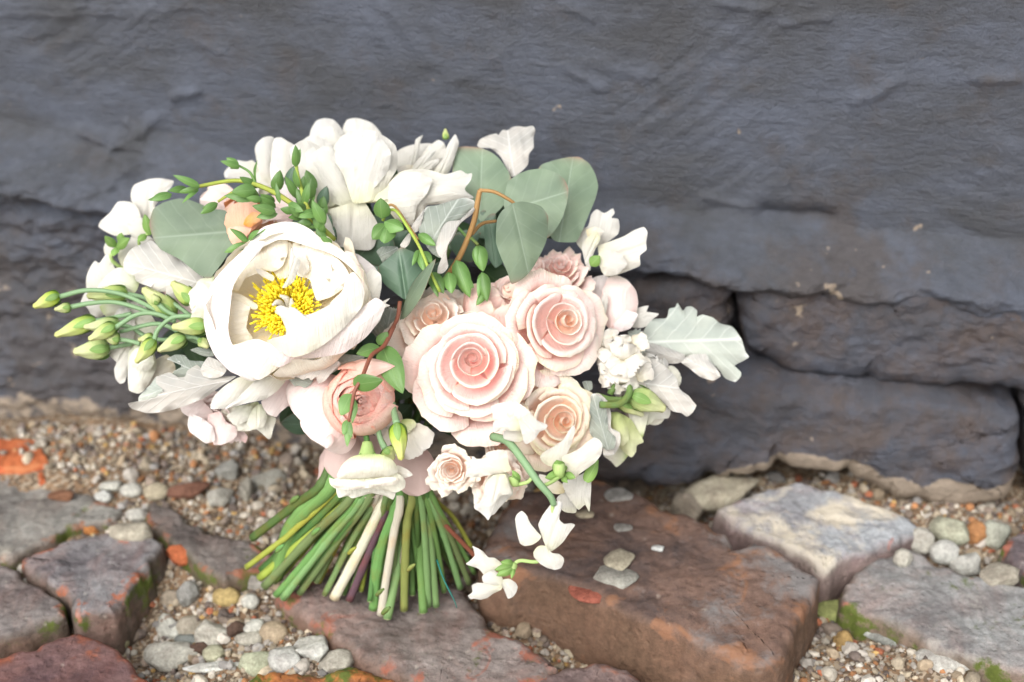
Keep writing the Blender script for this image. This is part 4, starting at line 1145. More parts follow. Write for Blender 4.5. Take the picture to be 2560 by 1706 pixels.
# ------------------------------------------------------------------ bouquet: open peony
def peony():
    px, py, d, Rp = 735, 768, 0.787, 196
    root = part('peony', px, py, d, 'large open ivory peony with yellow stamens')
    R = Rp * d / FPX
    A = axes((-0.08, 0.26, 0.96))
    C = at(px, py, d)
    rs = np.random.RandomState(4)
    # outer bowl: broad cupped petals, then closer ones inside
    n_out = [(6, 0.93, 0.42, 0.72, 0.1), (6, 0.83, 0.30, 0.6, 0.05)]
    for ring, (n, rr, zz, dp, cu) in enumerate(n_out):
        for i in range(n):
            phi = i * 2 * math.pi / n + ring * 0.7 + rs.uniform(-.15, .15)
            low = math.sin(phi)                                    # up +, down -
            z = R * (zz + 0.14 * rs.uniform(-1, 1) - (0.10 if low > 0.3 else 0))
            q = R * rr * rs.uniform(0.92, 1.06)
            prof = [(R * .08, -R * .30), (q * .95, -R * .36), (q * 1.08, z * 0.1), (q * (1.02 - 0.03 * ring), z)]
            ring_petal(C, A, phi, dp * rs.uniform(.95, 1.15), prof, PEI, root, 18, 23, cut=.16, cutp=2.5, spiral=.03, curl=R * 0.03 * rs.uniform(-1, 1),
                       ruff=R * .018, kr=2.4, seed=ring * 20 + i, warp=R * .07, notch=rs.uniform(0, .08))
    # ragged inner petaloids leaning in from the top and sides
    for i in range(10):
        phi = math.radians(rs.uniform(20, 200)) if i < 8 else math.radians(rs.uniform(200, 380))
        q = R * rs.uniform(.55, .82)
        z = R * rs.uniform(.18, .42)
        prof = [(R * .12, -R * .28), (q * .8, -R * .26), (q * 1.1, -R * .05), (q * .95, z)]
        ring_petal(C, A, phi, rs.uniform(.10, .22), prof, PEI, root, 14, 9, cut=.5, cutp=1.4, spiral=.02, curl=-R * .06, ruff=R * .012, kr=2, seed=200 + i, warp=R * .12)
    # petals folding over the centre from below and above
    def fold(phi, dp, rim, zz, seed, **k):
        zz = zz * .8
        prof = [(R * .55, -R * .45), (R * 1.02, -R * .1), (R * .85, zz * R), (rim * R, zz * R * 0.86)]
        ring_petal(C, A, phi, dp, prof, PEO, root, 18, 19, cut=.30, cutp=2, spiral=.03, ruff=R * .02, seed=seed, warp=R * .08, **k)
    # stamens
    VV, FF, UVb = [], [], 0
    X, Y, Z = A
    k = 5
    for i in range(650):
        a = rs.uniform(0, 2 * math.pi)
        if 1.15 < a < 1.55 and i % 6: continue
        q = R * 0.08 + R * 0.20 * math.sqrt(rs.random_sample())
        b = C + (X * math.cos(a) + Y * math.sin(a)) * q * 0.75 - Z * R * .20 + Y * R * 0.03 - X * R * .12
        hh = R * rs.uniform(.18, .30)
        lean = rs.uniform(.35, 1.3)
        tip = b + Z * hh + (X * math.cos(a + rs.uniform(-.5, .5)) + Y * math.sin(a + rs.uniform(-.5, .5))) * hh * lean * (q / (R * .30))
        midp = (b + tip) / 2 + (X * rs.normal() + Y * rs.normal()) * R * .012
        T = norm(tip - b); N1 = norm(np.cross(T, X + Y * .3)); N2 = np.cross(T, N1)
        ph = np.linspace(0, 2 * math.pi, k, endpoint=False)
        cen = [b, midp, b + (tip - b) * .80, b + (tip - b) * .86, tip, tip + T * R * .012]
        rad = [.006, .006, .008, .016, .013, .002]
        P = np.array([c + N1 * (np.cos(ph) * r * R)[:, None] + N2 * (np.sin(ph) * r * R)[:, None] for c, r in zip(cen, rad)])
        VV.append(P.reshape(-1, 3)); FF.append(grid_faces(6, k, True) + UVb); UVb += 6 * k
    o = mesh_obj('stamens', np.vstack(VV), np.vstack(FF), STAM, root)
    tag(o, kind='stuff')
    # pale carpels
    for i in range(5):
        a = i * 1.256
        b = C - Z * R * .20 - X * R * .12 + (X * math.cos(a) + Y * math.sin(a)) * R * .05
        tube('carpel', [b, b + Z * R * .22 + (X * math.cos(a) + Y * math.sin(a)) * R * .05, b + Z * R * .30 + (X * math.cos(a + 1) + Y * math.sin(a + 1)) * R * .10], [R * .05, R * .045, R * .015], PCR, root, 8, 8)
    # broad outer petals of the bowl
    ZP = (480, 540, 3.41)
    poly(None, None, 0, 0, 0, [
     (PEP, [(440,290),(300,420),(180,560),(112,720),(100,900),(130,1050),(200,1200),(330,1330),(520,1400),(480,1300),(370,1180),(300,1050),(262,900),(270,760),(290,620),(390,480),(560,330),(620,220),(520,220)], ZP, .772, dict(bulge=.10, gx=-.25, base=(500,1500), n=120, lip=.015, amp=.03)),
     (PEO, [(440,290),(500,180),(620,90),(780,50),(900,60),(1000,110),(1100,190),(1200,240),(1330,330),(1430,450),(1470,570),(1400,490),(1300,390),(1150,290),(1000,225),(860,180),(700,190),(600,240),(520,320)], ZP, .782, dict(bulge=.10, gy=.15, base=(900,900), n=120, lip=.015, amp=.03)),
     (PEI, [(555,330),(640,240),(700,205),(810,200),(815,320),(770,430),(700,475),(620,470),(520,505),(430,545),(400,640),(335,620),(325,520),(420,440)], ZP, .785, dict(bulge=.10, base=(700,800), amp=.06)),
     (PEI, [(860,230),(1000,235),(1150,300),(1280,400),(1340,500),(1300,610),(1190,690),(1070,725),(1035,650),(1000,540),(900,510),(870,400)], ZP, .785, dict(bulge=.10, base=(800,850), amp=.05, gx=-.15)),
     (PEI, [(275,640),(400,690),(500,740),(475,880),(465,960),(520,1050),(400,1110),(290,1120),(250,960),(250,780)], ZP, .783, dict(bulge=.10, base=(800,800), amp=.05, gx=.10)),
     (PEI, [(300,650),(420,670),(560,760),(540,800),(420,770),(330,720)], ZP, .783, dict(bulge=.12, base=(620,850))),
     (PEI, [(660,220),(760,200),(860,250),(870,400),(820,520),(740,540),(680,430)], ZP, .789, dict(bulge=.08, base=(780,700), amp=.08, crease=.08)),
     (PW, [(828,400),(848,260),(884,345),(925,385),(900,480),(868,560),(800,612),(768,612),(810,540),(830,460)], ZP, .771, dict(bulge=.08, base=(790,620), crease=.08, n=60)),
     (PEO, [(900,330),(950,310),(990,390),(1000,470),(930,520),(895,460)], ZP, .780, dict(bulge=.08, base=(900,600), n=60)),
     (PEO, [(545,450),(620,468),(700,515),(690,560),(600,520),(560,490)], ZP, .782, dict(bulge=.08, n=50)),
     (PEO, [(1440,560),(1470,650),(1455,760),(1380,860),(1300,850),(1200,800),(1180,740),(1280,640),(1320,520),(1380,480)], ZP, .766, dict(bulge=.10, base=(1000,900), gx=.15)),
     (PCR, [(290,1120),(400,1090),(540,1050),(700,1100),(765,1200),(740,1290),(570,1400),(430,1310),(350,1210)], ZP, .760, dict(bulge=.12, base=(700,950), n=96, lip=.015, amp=.03)),
     (PEP, [(560,1050),(720,1120),(860,1190),(1000,1150),(1150,1070),(1370,850),(1560,700),(1650,760),(1590,900),(1480,1040),(1300,1165),(1100,1205),(880,1228),(745,1292),(640,1250),(560,1150)], ZP, .758, dict(bulge=.14, gy=-.25, base=(1000,1450), n=130, lip=.015, amp=.03)),
     (PW, [(713,785),(760,765),(820,782),(880,785),(960,845),(1030,830),(1150,770),(1260,680),(1335,570),(1420,560),(1470,650),(1450,770),(1380,862),(1290,960),(1150,1080),(1000,1170),(860,1205),(740,1150),(640,1060),(740,1070),(790,1045),(805,980),(770,890)], ZP, .748, dict(bulge=.14, gy=-.10, base=(1100,1400), n=140, rings=16, lip=.02, amp=.05)),
    ], root)
    # skirt petals under and beside the bowl
    poly(None, None, 0, 0, 0, [
     (PW, [(425,580),(450,480),(540,390),(650,320),(780,290),(830,370),(800,470),(700,540),(560,575)], Z8, .795, dict(bulge=.10, gy=-.2, base=(760,250))),
     (PW, [(765,375),(850,290),(980,215),(1055,270),(1055,345),(985,430),(880,500),(740,530),(545,580),(640,500)], Z8, .783, dict(bulge=.12, base=(1000,200))),
     (PCR, [(560,60),(700,120),(880,90),(1010,150),(1020,220),(900,300),(770,350),(660,300),(600,180)], Z8, .777, dict(bulge=.14, base=(760,-40))),
     (PEP, [(1300,300),(1420,330),(1560,440),(1615,560),(1600,700),(1560,800),(1380,850),(1450,640),(1400,440)], (480, 540, 3.41), .790, dict(bulge=.12, gx=.2, base=(1200,600))),
     (PW, [(1470,520),(1540,450),(1610,500),(1615,620),(1570,760),(1470,830),(1380,850),(1460,700)], (480, 540, 3.41), .782, dict(bulge=.12, base=(1350,850))),
     (PW, [(1400,830),(1500,770),(1600,740),(1690,700),(1650,745),(1690,765),(1640,790),(1600,900),(1500,1000),(1300,1110),(1250,1000)], (480, 540, 3.41), .776, dict(bulge=.10, base=(1250,1000), amp=.05)),
    ], root)
peony()

# ------------------------------------------------------------------ white peonies at the top
r = poly('peony', 'closed white globe shaped peony at the top', 870, 400, .83, [
 (PW, [(500,380),(520,320),(580,270),(650,260),(700,300),(690,400),(650,520),(670,620),(640,700),(560,640),(520,500)], Z3, .862, dict(bulge=.12, gx=.3, base=(700,760))),
 (PW, [(680,280),(740,270),(790,300),(860,340),(900,420),(850,560),(860,700),(800,780),(700,720),(650,560),(650,400)], Z3, .852, dict(bulge=.12, base=(800,800))),
 (PW, [(990,320),(1010,200),(1060,120),(1130,95),(1210,105),(1270,160),(1310,240),(1280,400),(1150,460),(1030,430)], Z3, .868, dict(bulge=.12, gy=.4, base=(1200,500))),
 (PW, [(1300,200),(1340,110),(1420,93),(1500,110),(1570,140),(1620,190),(1660,260),(1600,380),(1350,380)], Z3, .872, dict(bulge=.12, gy=.4, base=(1450,500))),
 (PW, [(1080,230),(1150,170),(1230,190),(1300,300),(1290,420),(1180,420),(1090,350)], Z3, .856, dict(bulge=.1, gy=.3, base=(1300,600))),
 (PW, [(900,330),(1010,250),(1130,280),(1220,360),(1250,520),(1150,640),(980,560),(900,450)], Z3, .847, dict(bulge=.12, gy=.2, base=(1250,800))),
 (PW, [(820,380),(900,310),(970,290),(1060,335),(1150,420),(1210,560),(1280,720),(1320,890),(1150,935),(1080,900),(1000,820),(900,700),(850,560)], Z3, .832, dict(bulge=.17, gx=.35, base=(1280,900), n=96)),
 (PW, [(1030,420),(1120,350),(1210,370),(1270,470),(1320,620),(1370,740),(1400,865),(1290,900),(1180,840),(1090,700),(1040,560)], Z3, .823, dict(bulge=.12, base=(1380,900), n=96)),
 (PW, [(1195,400),(1270,280),(1360,218),(1470,200),(1580,210),(1700,270),(1780,340),(1803,430),(1795,560),(1740,650),(1680,745),(1600,830),(1500,865),(1400,868),(1350,740),(1300,600),(1230,490)], Z3, .822, dict(bulge=.24, gx=-.12, gy=.2, base=(1420,900), n=110, rings=16, amp=.03)),
 (PW, [(1440,300),(1540,240),(1660,290),(1740,400),(1720,560),(1620,700),(1500,800),(1430,760),(1400,560),(1400,400)], Z3, .812, dict(bulge=.10, base=(1430,900), n=100, amp=.05, lip=.04)),
 (PW, [(960,420),(1030,360),(1090,420),(1150,560),(1220,760),(1240,880),(1150,900),(1040,780),(970,600)], Z3, .824, dict(bulge=.08, base=(1280,920), amp=.05, lip=.04)),
 (PW, [(1140,940),(1250,905),(1400,862),(1500,862),(1560,950),(1620,1060),(1610,1180),(1590,1260),(1540,1300),(1400,1290),(1240,1250),(1220,1120),(1180,1020)], Z3, .820, dict(bulge=.08, gy=-.25, base=(1400,840), crease=.08)),
 (PW, [(990,830),(1060,890),(1140,940),(1200,1060),(1240,1200),(1250,1275),(1130,1200),(1130,1120),(1070,1010)], Z3, .812, dict(bulge=.12, base=(990,800))),
 (PEP, [(640,500),(760,520),(900,700),(1000,830),(960,900),(800,880),(700,800),(650,680)], Z3, .850, dict(bulge=.08, base=(950,900))),
 (PW, [(220,590),(260,540),(330,480),(420,490),(480,480),(560,560),(570,660),(420,680),(300,660),(230,640)], Z3, .866, dict(bulge=.08, amp=.06)),
 (PW, [(480,640),(560,560),(640,640),(660,760),(560,800),(480,740)], Z3, .862, dict(bulge=.08)),
])
r = poly('peony', 'half open white peony with ragged pointed petals', 1060, 440, .835, [
 (PW, [(305,340),(360,300),(440,275),(580,262),(660,300),(600,420),(400,520),(310,500)], Z4, .866, dict(bulge=.1, base=(450,600))),
 (PW, [(440,500),(470,400),(560,300),(650,235),(700,260),(720,320),(690,430),(600,520)], Z4, .858, dict(bulge=.1, amp=.08, base=(450,600))),
 (PW, [(380,500),(410,400),(450,300),(465,230),(525,195),(505,250),(495,330),(470,430),(430,520)], Z4, .853, dict(bulge=.12, crease=.12, base=(400,600))),
 (PW, [(430,480),(480,400),(580,330),(640,310),(600,380),(520,460),(450,520)], Z4, .848, dict(bulge=.1, crease=.1, base=(420,560))),
 (PW, [(470,500),(560,420),(660,390),(640,440),(560,500),(500,540)], Z4, .844, dict(bulge=.1, crease=.1)),
 (PW, [(600,520),(690,390),(730,280),(790,188),(812,215),(825,270),(790,380),(745,500),(690,530)], Z4, .846, dict(bulge=.14, crease=.08, base=(640,600))),
 (PCR, [(310,470),(400,440),(500,470),(480,540),(340,540)], Z4, .850, dict(bulge=.05)),
 (PW, [(30,760),(120,670),(240,570),(340,500),(450,475),(560,480),(700,520),(760,510),(840,487),(890,520),(935,512),(925,570),(873,640),(890,670),(952,718),(850,730),(720,760),(620,775),(560,780),(530,830),(485,930),(420,950),(300,900),(230,820),(130,760)], Z4, .822, dict(bulge=.15, gx=.12, gy=.15, amp=.05, base=(60,760), n=130, rings=16)),
 (PW, [(240,600),(330,520),(470,500),(600,560),(560,680),(480,780),(440,940),(330,900),(240,780)], Z4, .812, dict(bulge=.14, amp=.05, base=(60,760), n=96)),
])
bud(1115, 350, 1113, 322, 16, .855, parent=r)

# ------------------------------------------------------------------ roses
rose(1172, 935, .768, 186, (-.04, .10, 1), PRO, label='large pale pink rose with a deep pink heart', N=24, off=(.06, .20), heart=PRO2, seed=3, gap=.16, ruff=.010, zmid=.22, drop=.42, depth=.75)
rose(1400, 812, .790, 164, (.42, .12, .9), PRO2, label='pale pink rose turned to the right', N=22, heart=PSP, off=(.05, .05), seed=8, gap=.10, zmid=.25, drop=.3)
rose(1390, 1052, .792, 142, (.30, -.02, .95), PPE, label='peach rose with yellowish outer petals', N=22, off=(.12, .0), seed=13, gap=.08, zmid=.22, drop=.25)
rose(1085, 795, .800, 132, (-.1, .5, .85), PSP, label='soft peach rose hidden above the large pink rose', N=18, seed=17, ruff=.03, drop=.3)
rose(1400, 672, .822, 98, (.05, .6, .75), PRO2, name='spray_rose', label='ruffled pink spray rose under the eucalyptus', N=20, seed=21, ruff=.05, drop=.35)
rose(1275, 725, .812, 84, (-.3, .4, .8), PRO2, name='spray_rose', label='small blush spray rose between eucalyptus and roses', N=14, seed=22, ruff=.03)
rose(1127, 1182, .778, 74, (-.12, -.1, 1), PSP, name='spray_rose', label='small peach spray rose low at the front', N=22, seed=25, ruff=.035, depth=.9, drop=.3, off=(.05, .15))
rose(1252, 1205, .785, 86, (.2, -.2, .95), PSP, name='spray_rose', label='small peach spray rose behind the white sweet pea', N=22, seed=26, ruff=.04, depth=.8, drop=.3)
rose(1255, 1110, .800, 60, (.1, .1, .95), PSP, name='spray_rose', label='tiny apricot rose under the curved green stem', N=16, seed=27, ruff=.04)
def apricot():
    rt = part('ranunculus', 618, 560, .822, 'apricot ranunculus behind the green sprig')
    ranunculus_head(rt, 618, 560, .822, 72, (.25, .35, .9), POR, N=20, seed=31, opn=.6)
    PAO = petal_mat('pale_apricot_petal', [(0.0, (0.97, 0.50, 0.30)), (0.5, (0.96, 0.48, 0.30)), (1.0, (0.94, 0.57, 0.42))], 0.3)
    poly(None, None, 0, 0, 0, [
     (PAO, [(218,1080),(240,960),(300,880),(400,850),(500,860),(560,900),(640,920),(600,1020),(520,1080),(440,1160),(380,1220),(300,1245),(250,1180)], Z3, .806, dict(bulge=.16, base=(420,1300))),
     (POR, [(395,1065),(420,1000),(480,950),(570,960),(575,1010),(510,1060),(460,1090)], Z3, .800, dict(bulge=.12)),
     (PAO, [(255,1100),(330,1080),(430,1090),(470,1100),(440,1160),(380,1225),(300,1245),(262,1180)], Z3, .799, dict(bulge=.14, base=(400,1300))),
     (PRB, [(540,900),(640,880),(760,930),(830,990),(760,1010),(640,1030),(560,1060),(570,980)], Z3, .805, dict(bulge=.10)),
    ], rt)
rose(542, 1052, .822, 80, (-.2, -.3, .8), PRB, name='ranunculus', label='dusky pink flower low on the left', N=16, seed=33, ruff=.05, depth=.8)

cluster_fill = [(1300, 870, 1310, 760, 120), (1290, 900, 1330, 960, 120), (1310, 930, 1290, 1010, 110), (1100, 830, 1040, 760, 110), (1160, 800, 1230, 760, 100), (1330, 760, 1300, 700, 90)]
def filler_petals():
    rt = part('garden_rose', 1270, 900, .81, 'loose blush petals filling the gaps between the roses')
    for k, (a, b, c, e_, w) in enumerate(cluster_fill):
        S(rt, PSP if k % 2 else PRO2, a, b, c, e_, w * 1.3, .812, .802, 'wing', .2, .12, .05, tilt=(k * 23) % 40 - 20, fold=.05)
        S(rt, PPE if k % 2 else PRO2, a + 8, b, c + 25, e_ - 15, w, .816, .808, 'wing', .2, .12, .05, tilt=(k * 31) % 40 - 20, fold=.05)
filler_petals()

def ranunculus_head(root, px, py, d, Rp, ax, mat, N=34, sh=(.12, -.05), seed=9, opn=.50):
    R = Rp * d / FPX
    A = axes(ax); C = at(px, py, d)
    rs = np.random.RandomState(seed)
    for i in range(N):
        f = i / (N - 1)
        op = R * (0.04 + opn * f ** 1.1 + .30 * max(0, f - .55))
        q = R * (0.34 + .66 * f)
        z = R * .78 * math.sqrt(max(0.05, 1 - (op / R) ** 2 * 1.1)) + R * .015 * rs.uniform(-1, 1) - R * .10 * (1 - f)
        prof = [(R * .06, -R * .75), (q * 1.15, -R * .8), (q * 1.22, z * .45), (op + q * .05, z)]
        ring_petal(C + A[0] * R * sh[0] * (1 - f) + A[1] * R * sh[1] * (1 - f), A, i * 2.39996 + rs.uniform(-.2, .2), np.interp(f, [0, 1], [1.5, .95]), prof, mat, root, 18, 17, cut=.14, cutp=3, spiral=.05, ruff=R * .010, seed=seed * 60 + i, warp=R * .035)
    return R, A, C

def ranunculus():
    px, py, d = 900, 1000, .776
    root = part('ranunculus', px, py, d, 'pink ranunculus with tightly layered petals')
    R, A, C = ranunculus_head(root, px, py, d, 94, (-.05, .10, 1), PRA)
    for k in range(5):
        ph0 = k * 1.256
        ring_petal(C + A[0] * R * .12 - A[1] * R * .05, A, ph0, 1.0, [(0.0, R * .2), (R * .16, R * .3), (R * .14, R * .58), (R * .015, R * .62)], PRA, root, 10, 9, cut=.1, spiral=.08, seed=700 + k)
    S(root, PRB, 850, 950, 745, 1045, 185, .785, .782, 'wing', .25, .10, .025, tilt=-10, m=18)
    S(root, PRB, 860, 1020, 800, 1112, 150, .785, .778, 'wing', .25, .10, .02, tilt=10)
    S(root, PRA, 850, 940, 990, 918, 60, .775, .765, 'lance', .3, .2, .02, tilt=30)
    S(root, PRA, 840, 945, 975, 905, 50, .778, .772, 'lance', .3, .2, .02, tilt=10)
    S(root, PRB, 830, 1085, 815, 1122, 22, .775, .772, 'lance', .2, .1, .02)
ranunculus()
apricot()

# ------------------------------------------------------------------ loose petals and white flowers
def cluster(name, label, px, py, d, items):
    rt = part(name, px, py, d, label)
    for it in items:
        mat, a, b, c, e, w, d0, d1, sh = it[:9]
        kw = it[9] if len(it) > 9 else {}
        K = dict(cup=.13, bend=.09, ruff=.06, fold=.07); K.update(kw)
        S(rt, mat, a, b, c, e, w, d0, d1, sh, **K)
    return rt

# left side
r = poly('sweet_pea', 'white sweet pea high on the left', 330, 540, .85, [
 (PW, [(1085,350),(1095,290),(1120,245),(1200,210),(1260,190),(1370,180),(1505,205),(1490,260),(1420,330),(1340,430),(1290,550),(1270,650),(1200,700),(1150,620),(1165,500),(1100,420)], Z1, .858, dict(bulge=.10, amp=.05, base=(1250,780), crease=.06)),
 (PW, [(770,655),(790,600),(880,520),(960,412),(1080,412),(1160,480),(1190,600),(1140,720),(1000,740),(930,745),(840,705)], Z1, .850, dict(bulge=.10, amp=.05, base=(1180,760), gx=-.2)),
 (PW, [(960,960),(975,860),(1010,815),(1070,800),(1100,740),(1220,730),(1300,770),(1310,830),(1120,880),(1060,950),(1010,1060)], Z1, .846, dict(bulge=.10)),
 (PW, [(1060,620),(1180,560),(1260,640),(1240,740),(1100,760)], Z1, .844, dict(bulge=.10)),
 (PW, [(820,860),(860,780),(930,800),(960,900),(880,980),(830,920)], Z1, .852, dict(bulge=.10)),
])
S(r, SEP, 290, 620, 262, 590, 24, .838, .83, 'lance', .2, .1, .02, name='sepal'); S(r, SEP, 290, 622, 325, 595, 26, .838, .83, 'lance', .2, .1, .02, name='sepal')
S(r, SEP, 290, 618, 285, 640, 22, .838, .832, 'lance', .2, .1, .02, name='sepal'); S(r, SEP, 300, 612, 305, 582, 24, .838, .832, 'lance', .2, .1, .02, name='sepal')
T_(r, [(292, 620, .838), (278, 645, .84), (300, 668, .845), (330, 680, .85)], 5, PGS)
S(r, SEP, 375, 590, 362, 535, 26, .835, .83, 'lance', .2, .1, .02, name='sepal'); S(r, SEP, 365, 585, 345, 605, 20, .835, .83, 'lance', .2, .1, .02, name='sepal')
T_(r, [(370, 585, .835), (348, 600, .838), (352, 625, .842)], 4, PGS)

poly('lisianthus', 'white lisianthus on the far left', 280, 710, .84, [
 (PW, [(650,1150),(690,1050),(735,990),(780,1010),(850,920),(900,1000),(935,1080),(900,1180),(770,1270),(655,1265)], Z1, .842, dict(bulge=.10, amp=.05, base=(900,1300))),
 (PWG, [(760,1250),(830,1150),(940,1062),(1050,1060),(1150,1130),(1172,1200),(1130,1300),(1000,1330),(850,1300)], Z1, .832, dict(bulge=.20, base=(1180,1280))),
 (PW, [(595,1395),(650,1290),(800,1290),(980,1340),(1000,1400),(940,1440),(860,1500),(770,1545),(700,1522),(660,1450)], Z1, .838, dict(bulge=.12, amp=.05, base=(1000,1300))),
 (PWG, [(780,1440),(900,1360),(1050,1360),(1100,1450),(1000,1530),(850,1540)], Z1, .834, dict(bulge=.12)),
])
poly('lisianthus', 'white lisianthus below the green buds on the left', 350, 860, .835, [
 (PWG, [(820,340),(860,250),(920,212),(980,190),(1060,200),(1130,290),(1200,400),(1180,520),(1060,560),(960,600),(880,540),(840,430)], Z2, .834, dict(bulge=.14, base=(1200,600))),
 (PW, [(812,330),(870,240),(940,230),(1000,330),(1000,480),(960,600),(900,560),(850,440)], Z2, .828, dict(bulge=.12, amp=.05, base=(1100,640))),
 (PW, [(748,600),(800,540),(900,530),(960,560),(950,700),(932,830),(912,892),(870,905),(832,860),(820,780),(840,720),(790,670)], Z2, .829, dict(bulge=.10, amp=.05, base=(1000,480), crease=.08)),
 (PWG, [(945,640),(1000,570),(1080,540),(1170,640),(1190,760),(1150,850),(1085,960),(1030,992),(950,962),(940,850)], Z2, .824, dict(bulge=.16, base=(1150,540))),
 (PCR, [(1080,920),(1150,720),(1280,650),(1350,740),(1345,810),(1200,860),(1140,960)], Z2, .832, dict(bulge=.12, base=(1400,700))),
 (PWG, [(970,640),(1040,580),(1140,620),(1170,720),(1120,790),(1010,780),(960,720)], Z2, .816, dict(bulge=.20, base=(1200,600))),
])
cluster('lisianthus', 'green white lisianthus half hidden left of the peony', 505, 750, .80, [
 (PWG, 540, 800, 500, 710, 90, .80, .80, 'wing', dict(bend=.2)), (PWG, 530, 800, 478, 790, 70, .80, .795, 'petal', {}), (PWG, 540, 690, 505, 740, 60, .805, .80, 'petal', {})])
poly('lisianthus', 'cream lisianthus under the open peony', 640, 1030, .825, [
 (PWG, [(500,610),(560,560),(700,550),(820,520),(850,600),(760,680),(620,700),(515,655)], Z8, .822, dict(bulge=.12, amp=.05, base=(800,450))),
 (PWG, [(600,700),(700,660),(760,640),(860,620),(975,660),(955,740),(930,830),(905,832),(860,790),(800,745),(760,765),(650,765)], Z8, .818, dict(bulge=.10, amp=.06, base=(800,450))),
 (PWG, [(730,700),(780,580),(850,540),(900,640),(870,730),(780,755)], Z8, .810, dict(bulge=.16, base=(820,480), crease=.1)),
 (PWG, [(560,640),(680,560),(780,560),(760,660),(640,720)], Z8, .812, dict(bulge=.14, base=(780,480))),
])
poly('garden_rose', 'dusky pink petals between peony and ranunculus', 700, 980, .81, [
 (PRB, [(850,520),(960,430),(1050,330),(1230,360),(1230,420),(1120,520),(1010,610),(975,650),(900,620)], Z8, .806, dict(bulge=.10, base=(1150,300))),
 (PRB, [(1050,420),(1200,380),(1300,420),(1250,520),(1100,560),(1030,540)], Z8, .812, dict(bulge=.08)),
])
cluster('garden_rose', 'faded blush petals behind the green sprig on the left', 560, 480, .85, [
 (PRB, 600, 520, 500, 500, 60, .855, .855, 'wing', dict(tilt=20)), (PRO2, 600, 500, 520, 470, 50, .858, .86, 'petal', {}), (PW, 590, 480, 640, 500, 90, .856, .855, 'petal', {}),
 (PRB, 700, 520, 690, 590, 110, .845, .84, 'petal', {}), (PRB, 640, 500, 720, 560, 120, .85, .845, 'petal', {})])
cluster('garden_rose', 'small dusky pink petals behind the lisianthus buds', 440, 780, .835, [
 (PRB, 400, 760, 480, 790, 60, .838, .83, 'petal', {}), (PRB, 420, 740, 440, 700, 50, .84, .838, 'petal', {}), (PRB, 400, 720, 470, 730, 60, .842, .838, 'petal', {})])
poly('garden_rose', 'loose outer petals of the dusky pink flower low on the left', 520, 1050, .82, [
 (PRB, [(1395,1080),(1450,1050),(1560,1040),(1650,1110),(1700,1200),(1600,1260),(1480,1200),(1410,1150)], Z2, .820, dict(bulge=.12, base=(1700,1000))),
 (PEP, [(1460,1260),(1480,1170),(1580,1200),(1680,1280),(1700,1400),(1620,1425),(1560,1385),(1480,1325)], Z2, .812, dict(bulge=.14, base=(1650,1050))),
 (PRB, [(1640,1180),(1740,1150),(1800,1240),(1880,1280),(1892,1345),(1850,1400),(1740,1442),(1680,1400),(1640,1300)], Z2, .816, dict(bulge=.14, base=(1700,1050))),
 (PRB, [(1885,1320),(1950,1325),(1985,1370),(1965,1422),(1930,1400),(1900,1350)], Z2, .826, dict(bulge=.1, n=50)),
])

# right side
poly('sweet_pea', 'white sweet pea high on the right', 1520, 590, .83, [
 (PW, [(313,230),(330,172),(380,148),(400,80),(430,53),(472,75),(520,48),(530,75),(512,100),(550,108),(558,150),(550,190),(520,215),(480,245),(430,265),(400,300),(350,285),(325,255)], Z7, .842, dict(bulge=.10, amp=.07, base=(400,360), crease=.08, n=110)),
 (PW, [(345,262),(370,215),(430,178),(450,215),(425,270),(405,320),(392,398),(370,372),(352,305)], Z7, .826, dict(bulge=.12, base=(430,200), crease=.1)),
 (PW, [(436,262),(500,235),(580,205),(640,170),(692,152),(714,180),(706,240),(709,280),(672,312),(672,368),(620,392),(560,415),(490,430),(455,400),(448,340)], Z7, .826, dict(bulge=.10, amp=.06, base=(430,350), crease=.06, gx=-.3, n=110)),
 (PCR, [(370,170),(420,150),(470,175),(440,215),(390,230)], Z7, .832, dict(bulge=.10)),
 (PW, [(430,320),(480,280),(560,300),(600,360),(540,420),(470,420)], Z7, .818, dict(bulge=.14, base=(420,330))),
])
S(BQ, SEP, 1475, 665, 1500, 640, 30, .815, .812, 'lance', .2, .1, .02, name='sepal')
poly('garden_rose', 'blush garden rose at the right edge with thin white petals', 1530, 760, .83, [
 (PEP, [(330,500),(400,440),(480,420),(520,480),(500,600),(430,640),(360,600)], Z7, .840, dict(bulge=.12, base=(420,680))),
 (PRO2, [(440,610),(465,500),(490,440),(540,422),(600,448),(650,510),(662,580),(645,660),(610,710),(520,735),(460,680)], Z7, .833, dict(bulge=.22, base=(540,760), amp=.03)),
 (PW, [(610,640),(660,605),(720,592),(705,625),(778,638),(740,672),(720,700),(690,715),(630,715)], Z7, .838, dict(bulge=.05, amp=.08, base=(560,700))),
 (PW, [(445,590),(470,520),(492,540),(490,600),(475,650),(450,660)], Z7, .822, dict(bulge=.08, crease=.1)),
 (PEP, [(540,600),(600,620),(660,640),(620,720),(540,740),(520,680)], Z7, .828, dict(bulge=.12)),
])
def ruffle(name, label, px, py, d, rx, ry, mat, n, seed, sz=80):
    rt = part(name, px, py, d, label); rs = np.random.RandomState(seed)
    for i in range(n):
        a = rs.uniform(0, 6.28); q = rs.uniform(.1, .8)
        cx, cy = px + rx * q * math.cos(a), py + ry * q * math.sin(a)
        tx, ty = px + rx * (q + .45) * math.cos(a + rs.uniform(-.6, .6)), py + ry * (q + .45) * math.sin(a + rs.uniform(-.6, .6))
        S(rt, mat, cx - (tx - cx) * .4, cy - (ty - cy) * .4, tx, ty, sz * rs.uniform(.7, 1.2), d + .006 * (q - .5) * 2, d + .012 * (q - .5) * 2 - rs.uniform(0, .01), 'wing', .3, .25, .10, tilt=rs.uniform(-35, 35), jag=.12, kr=3.5)
    return rt
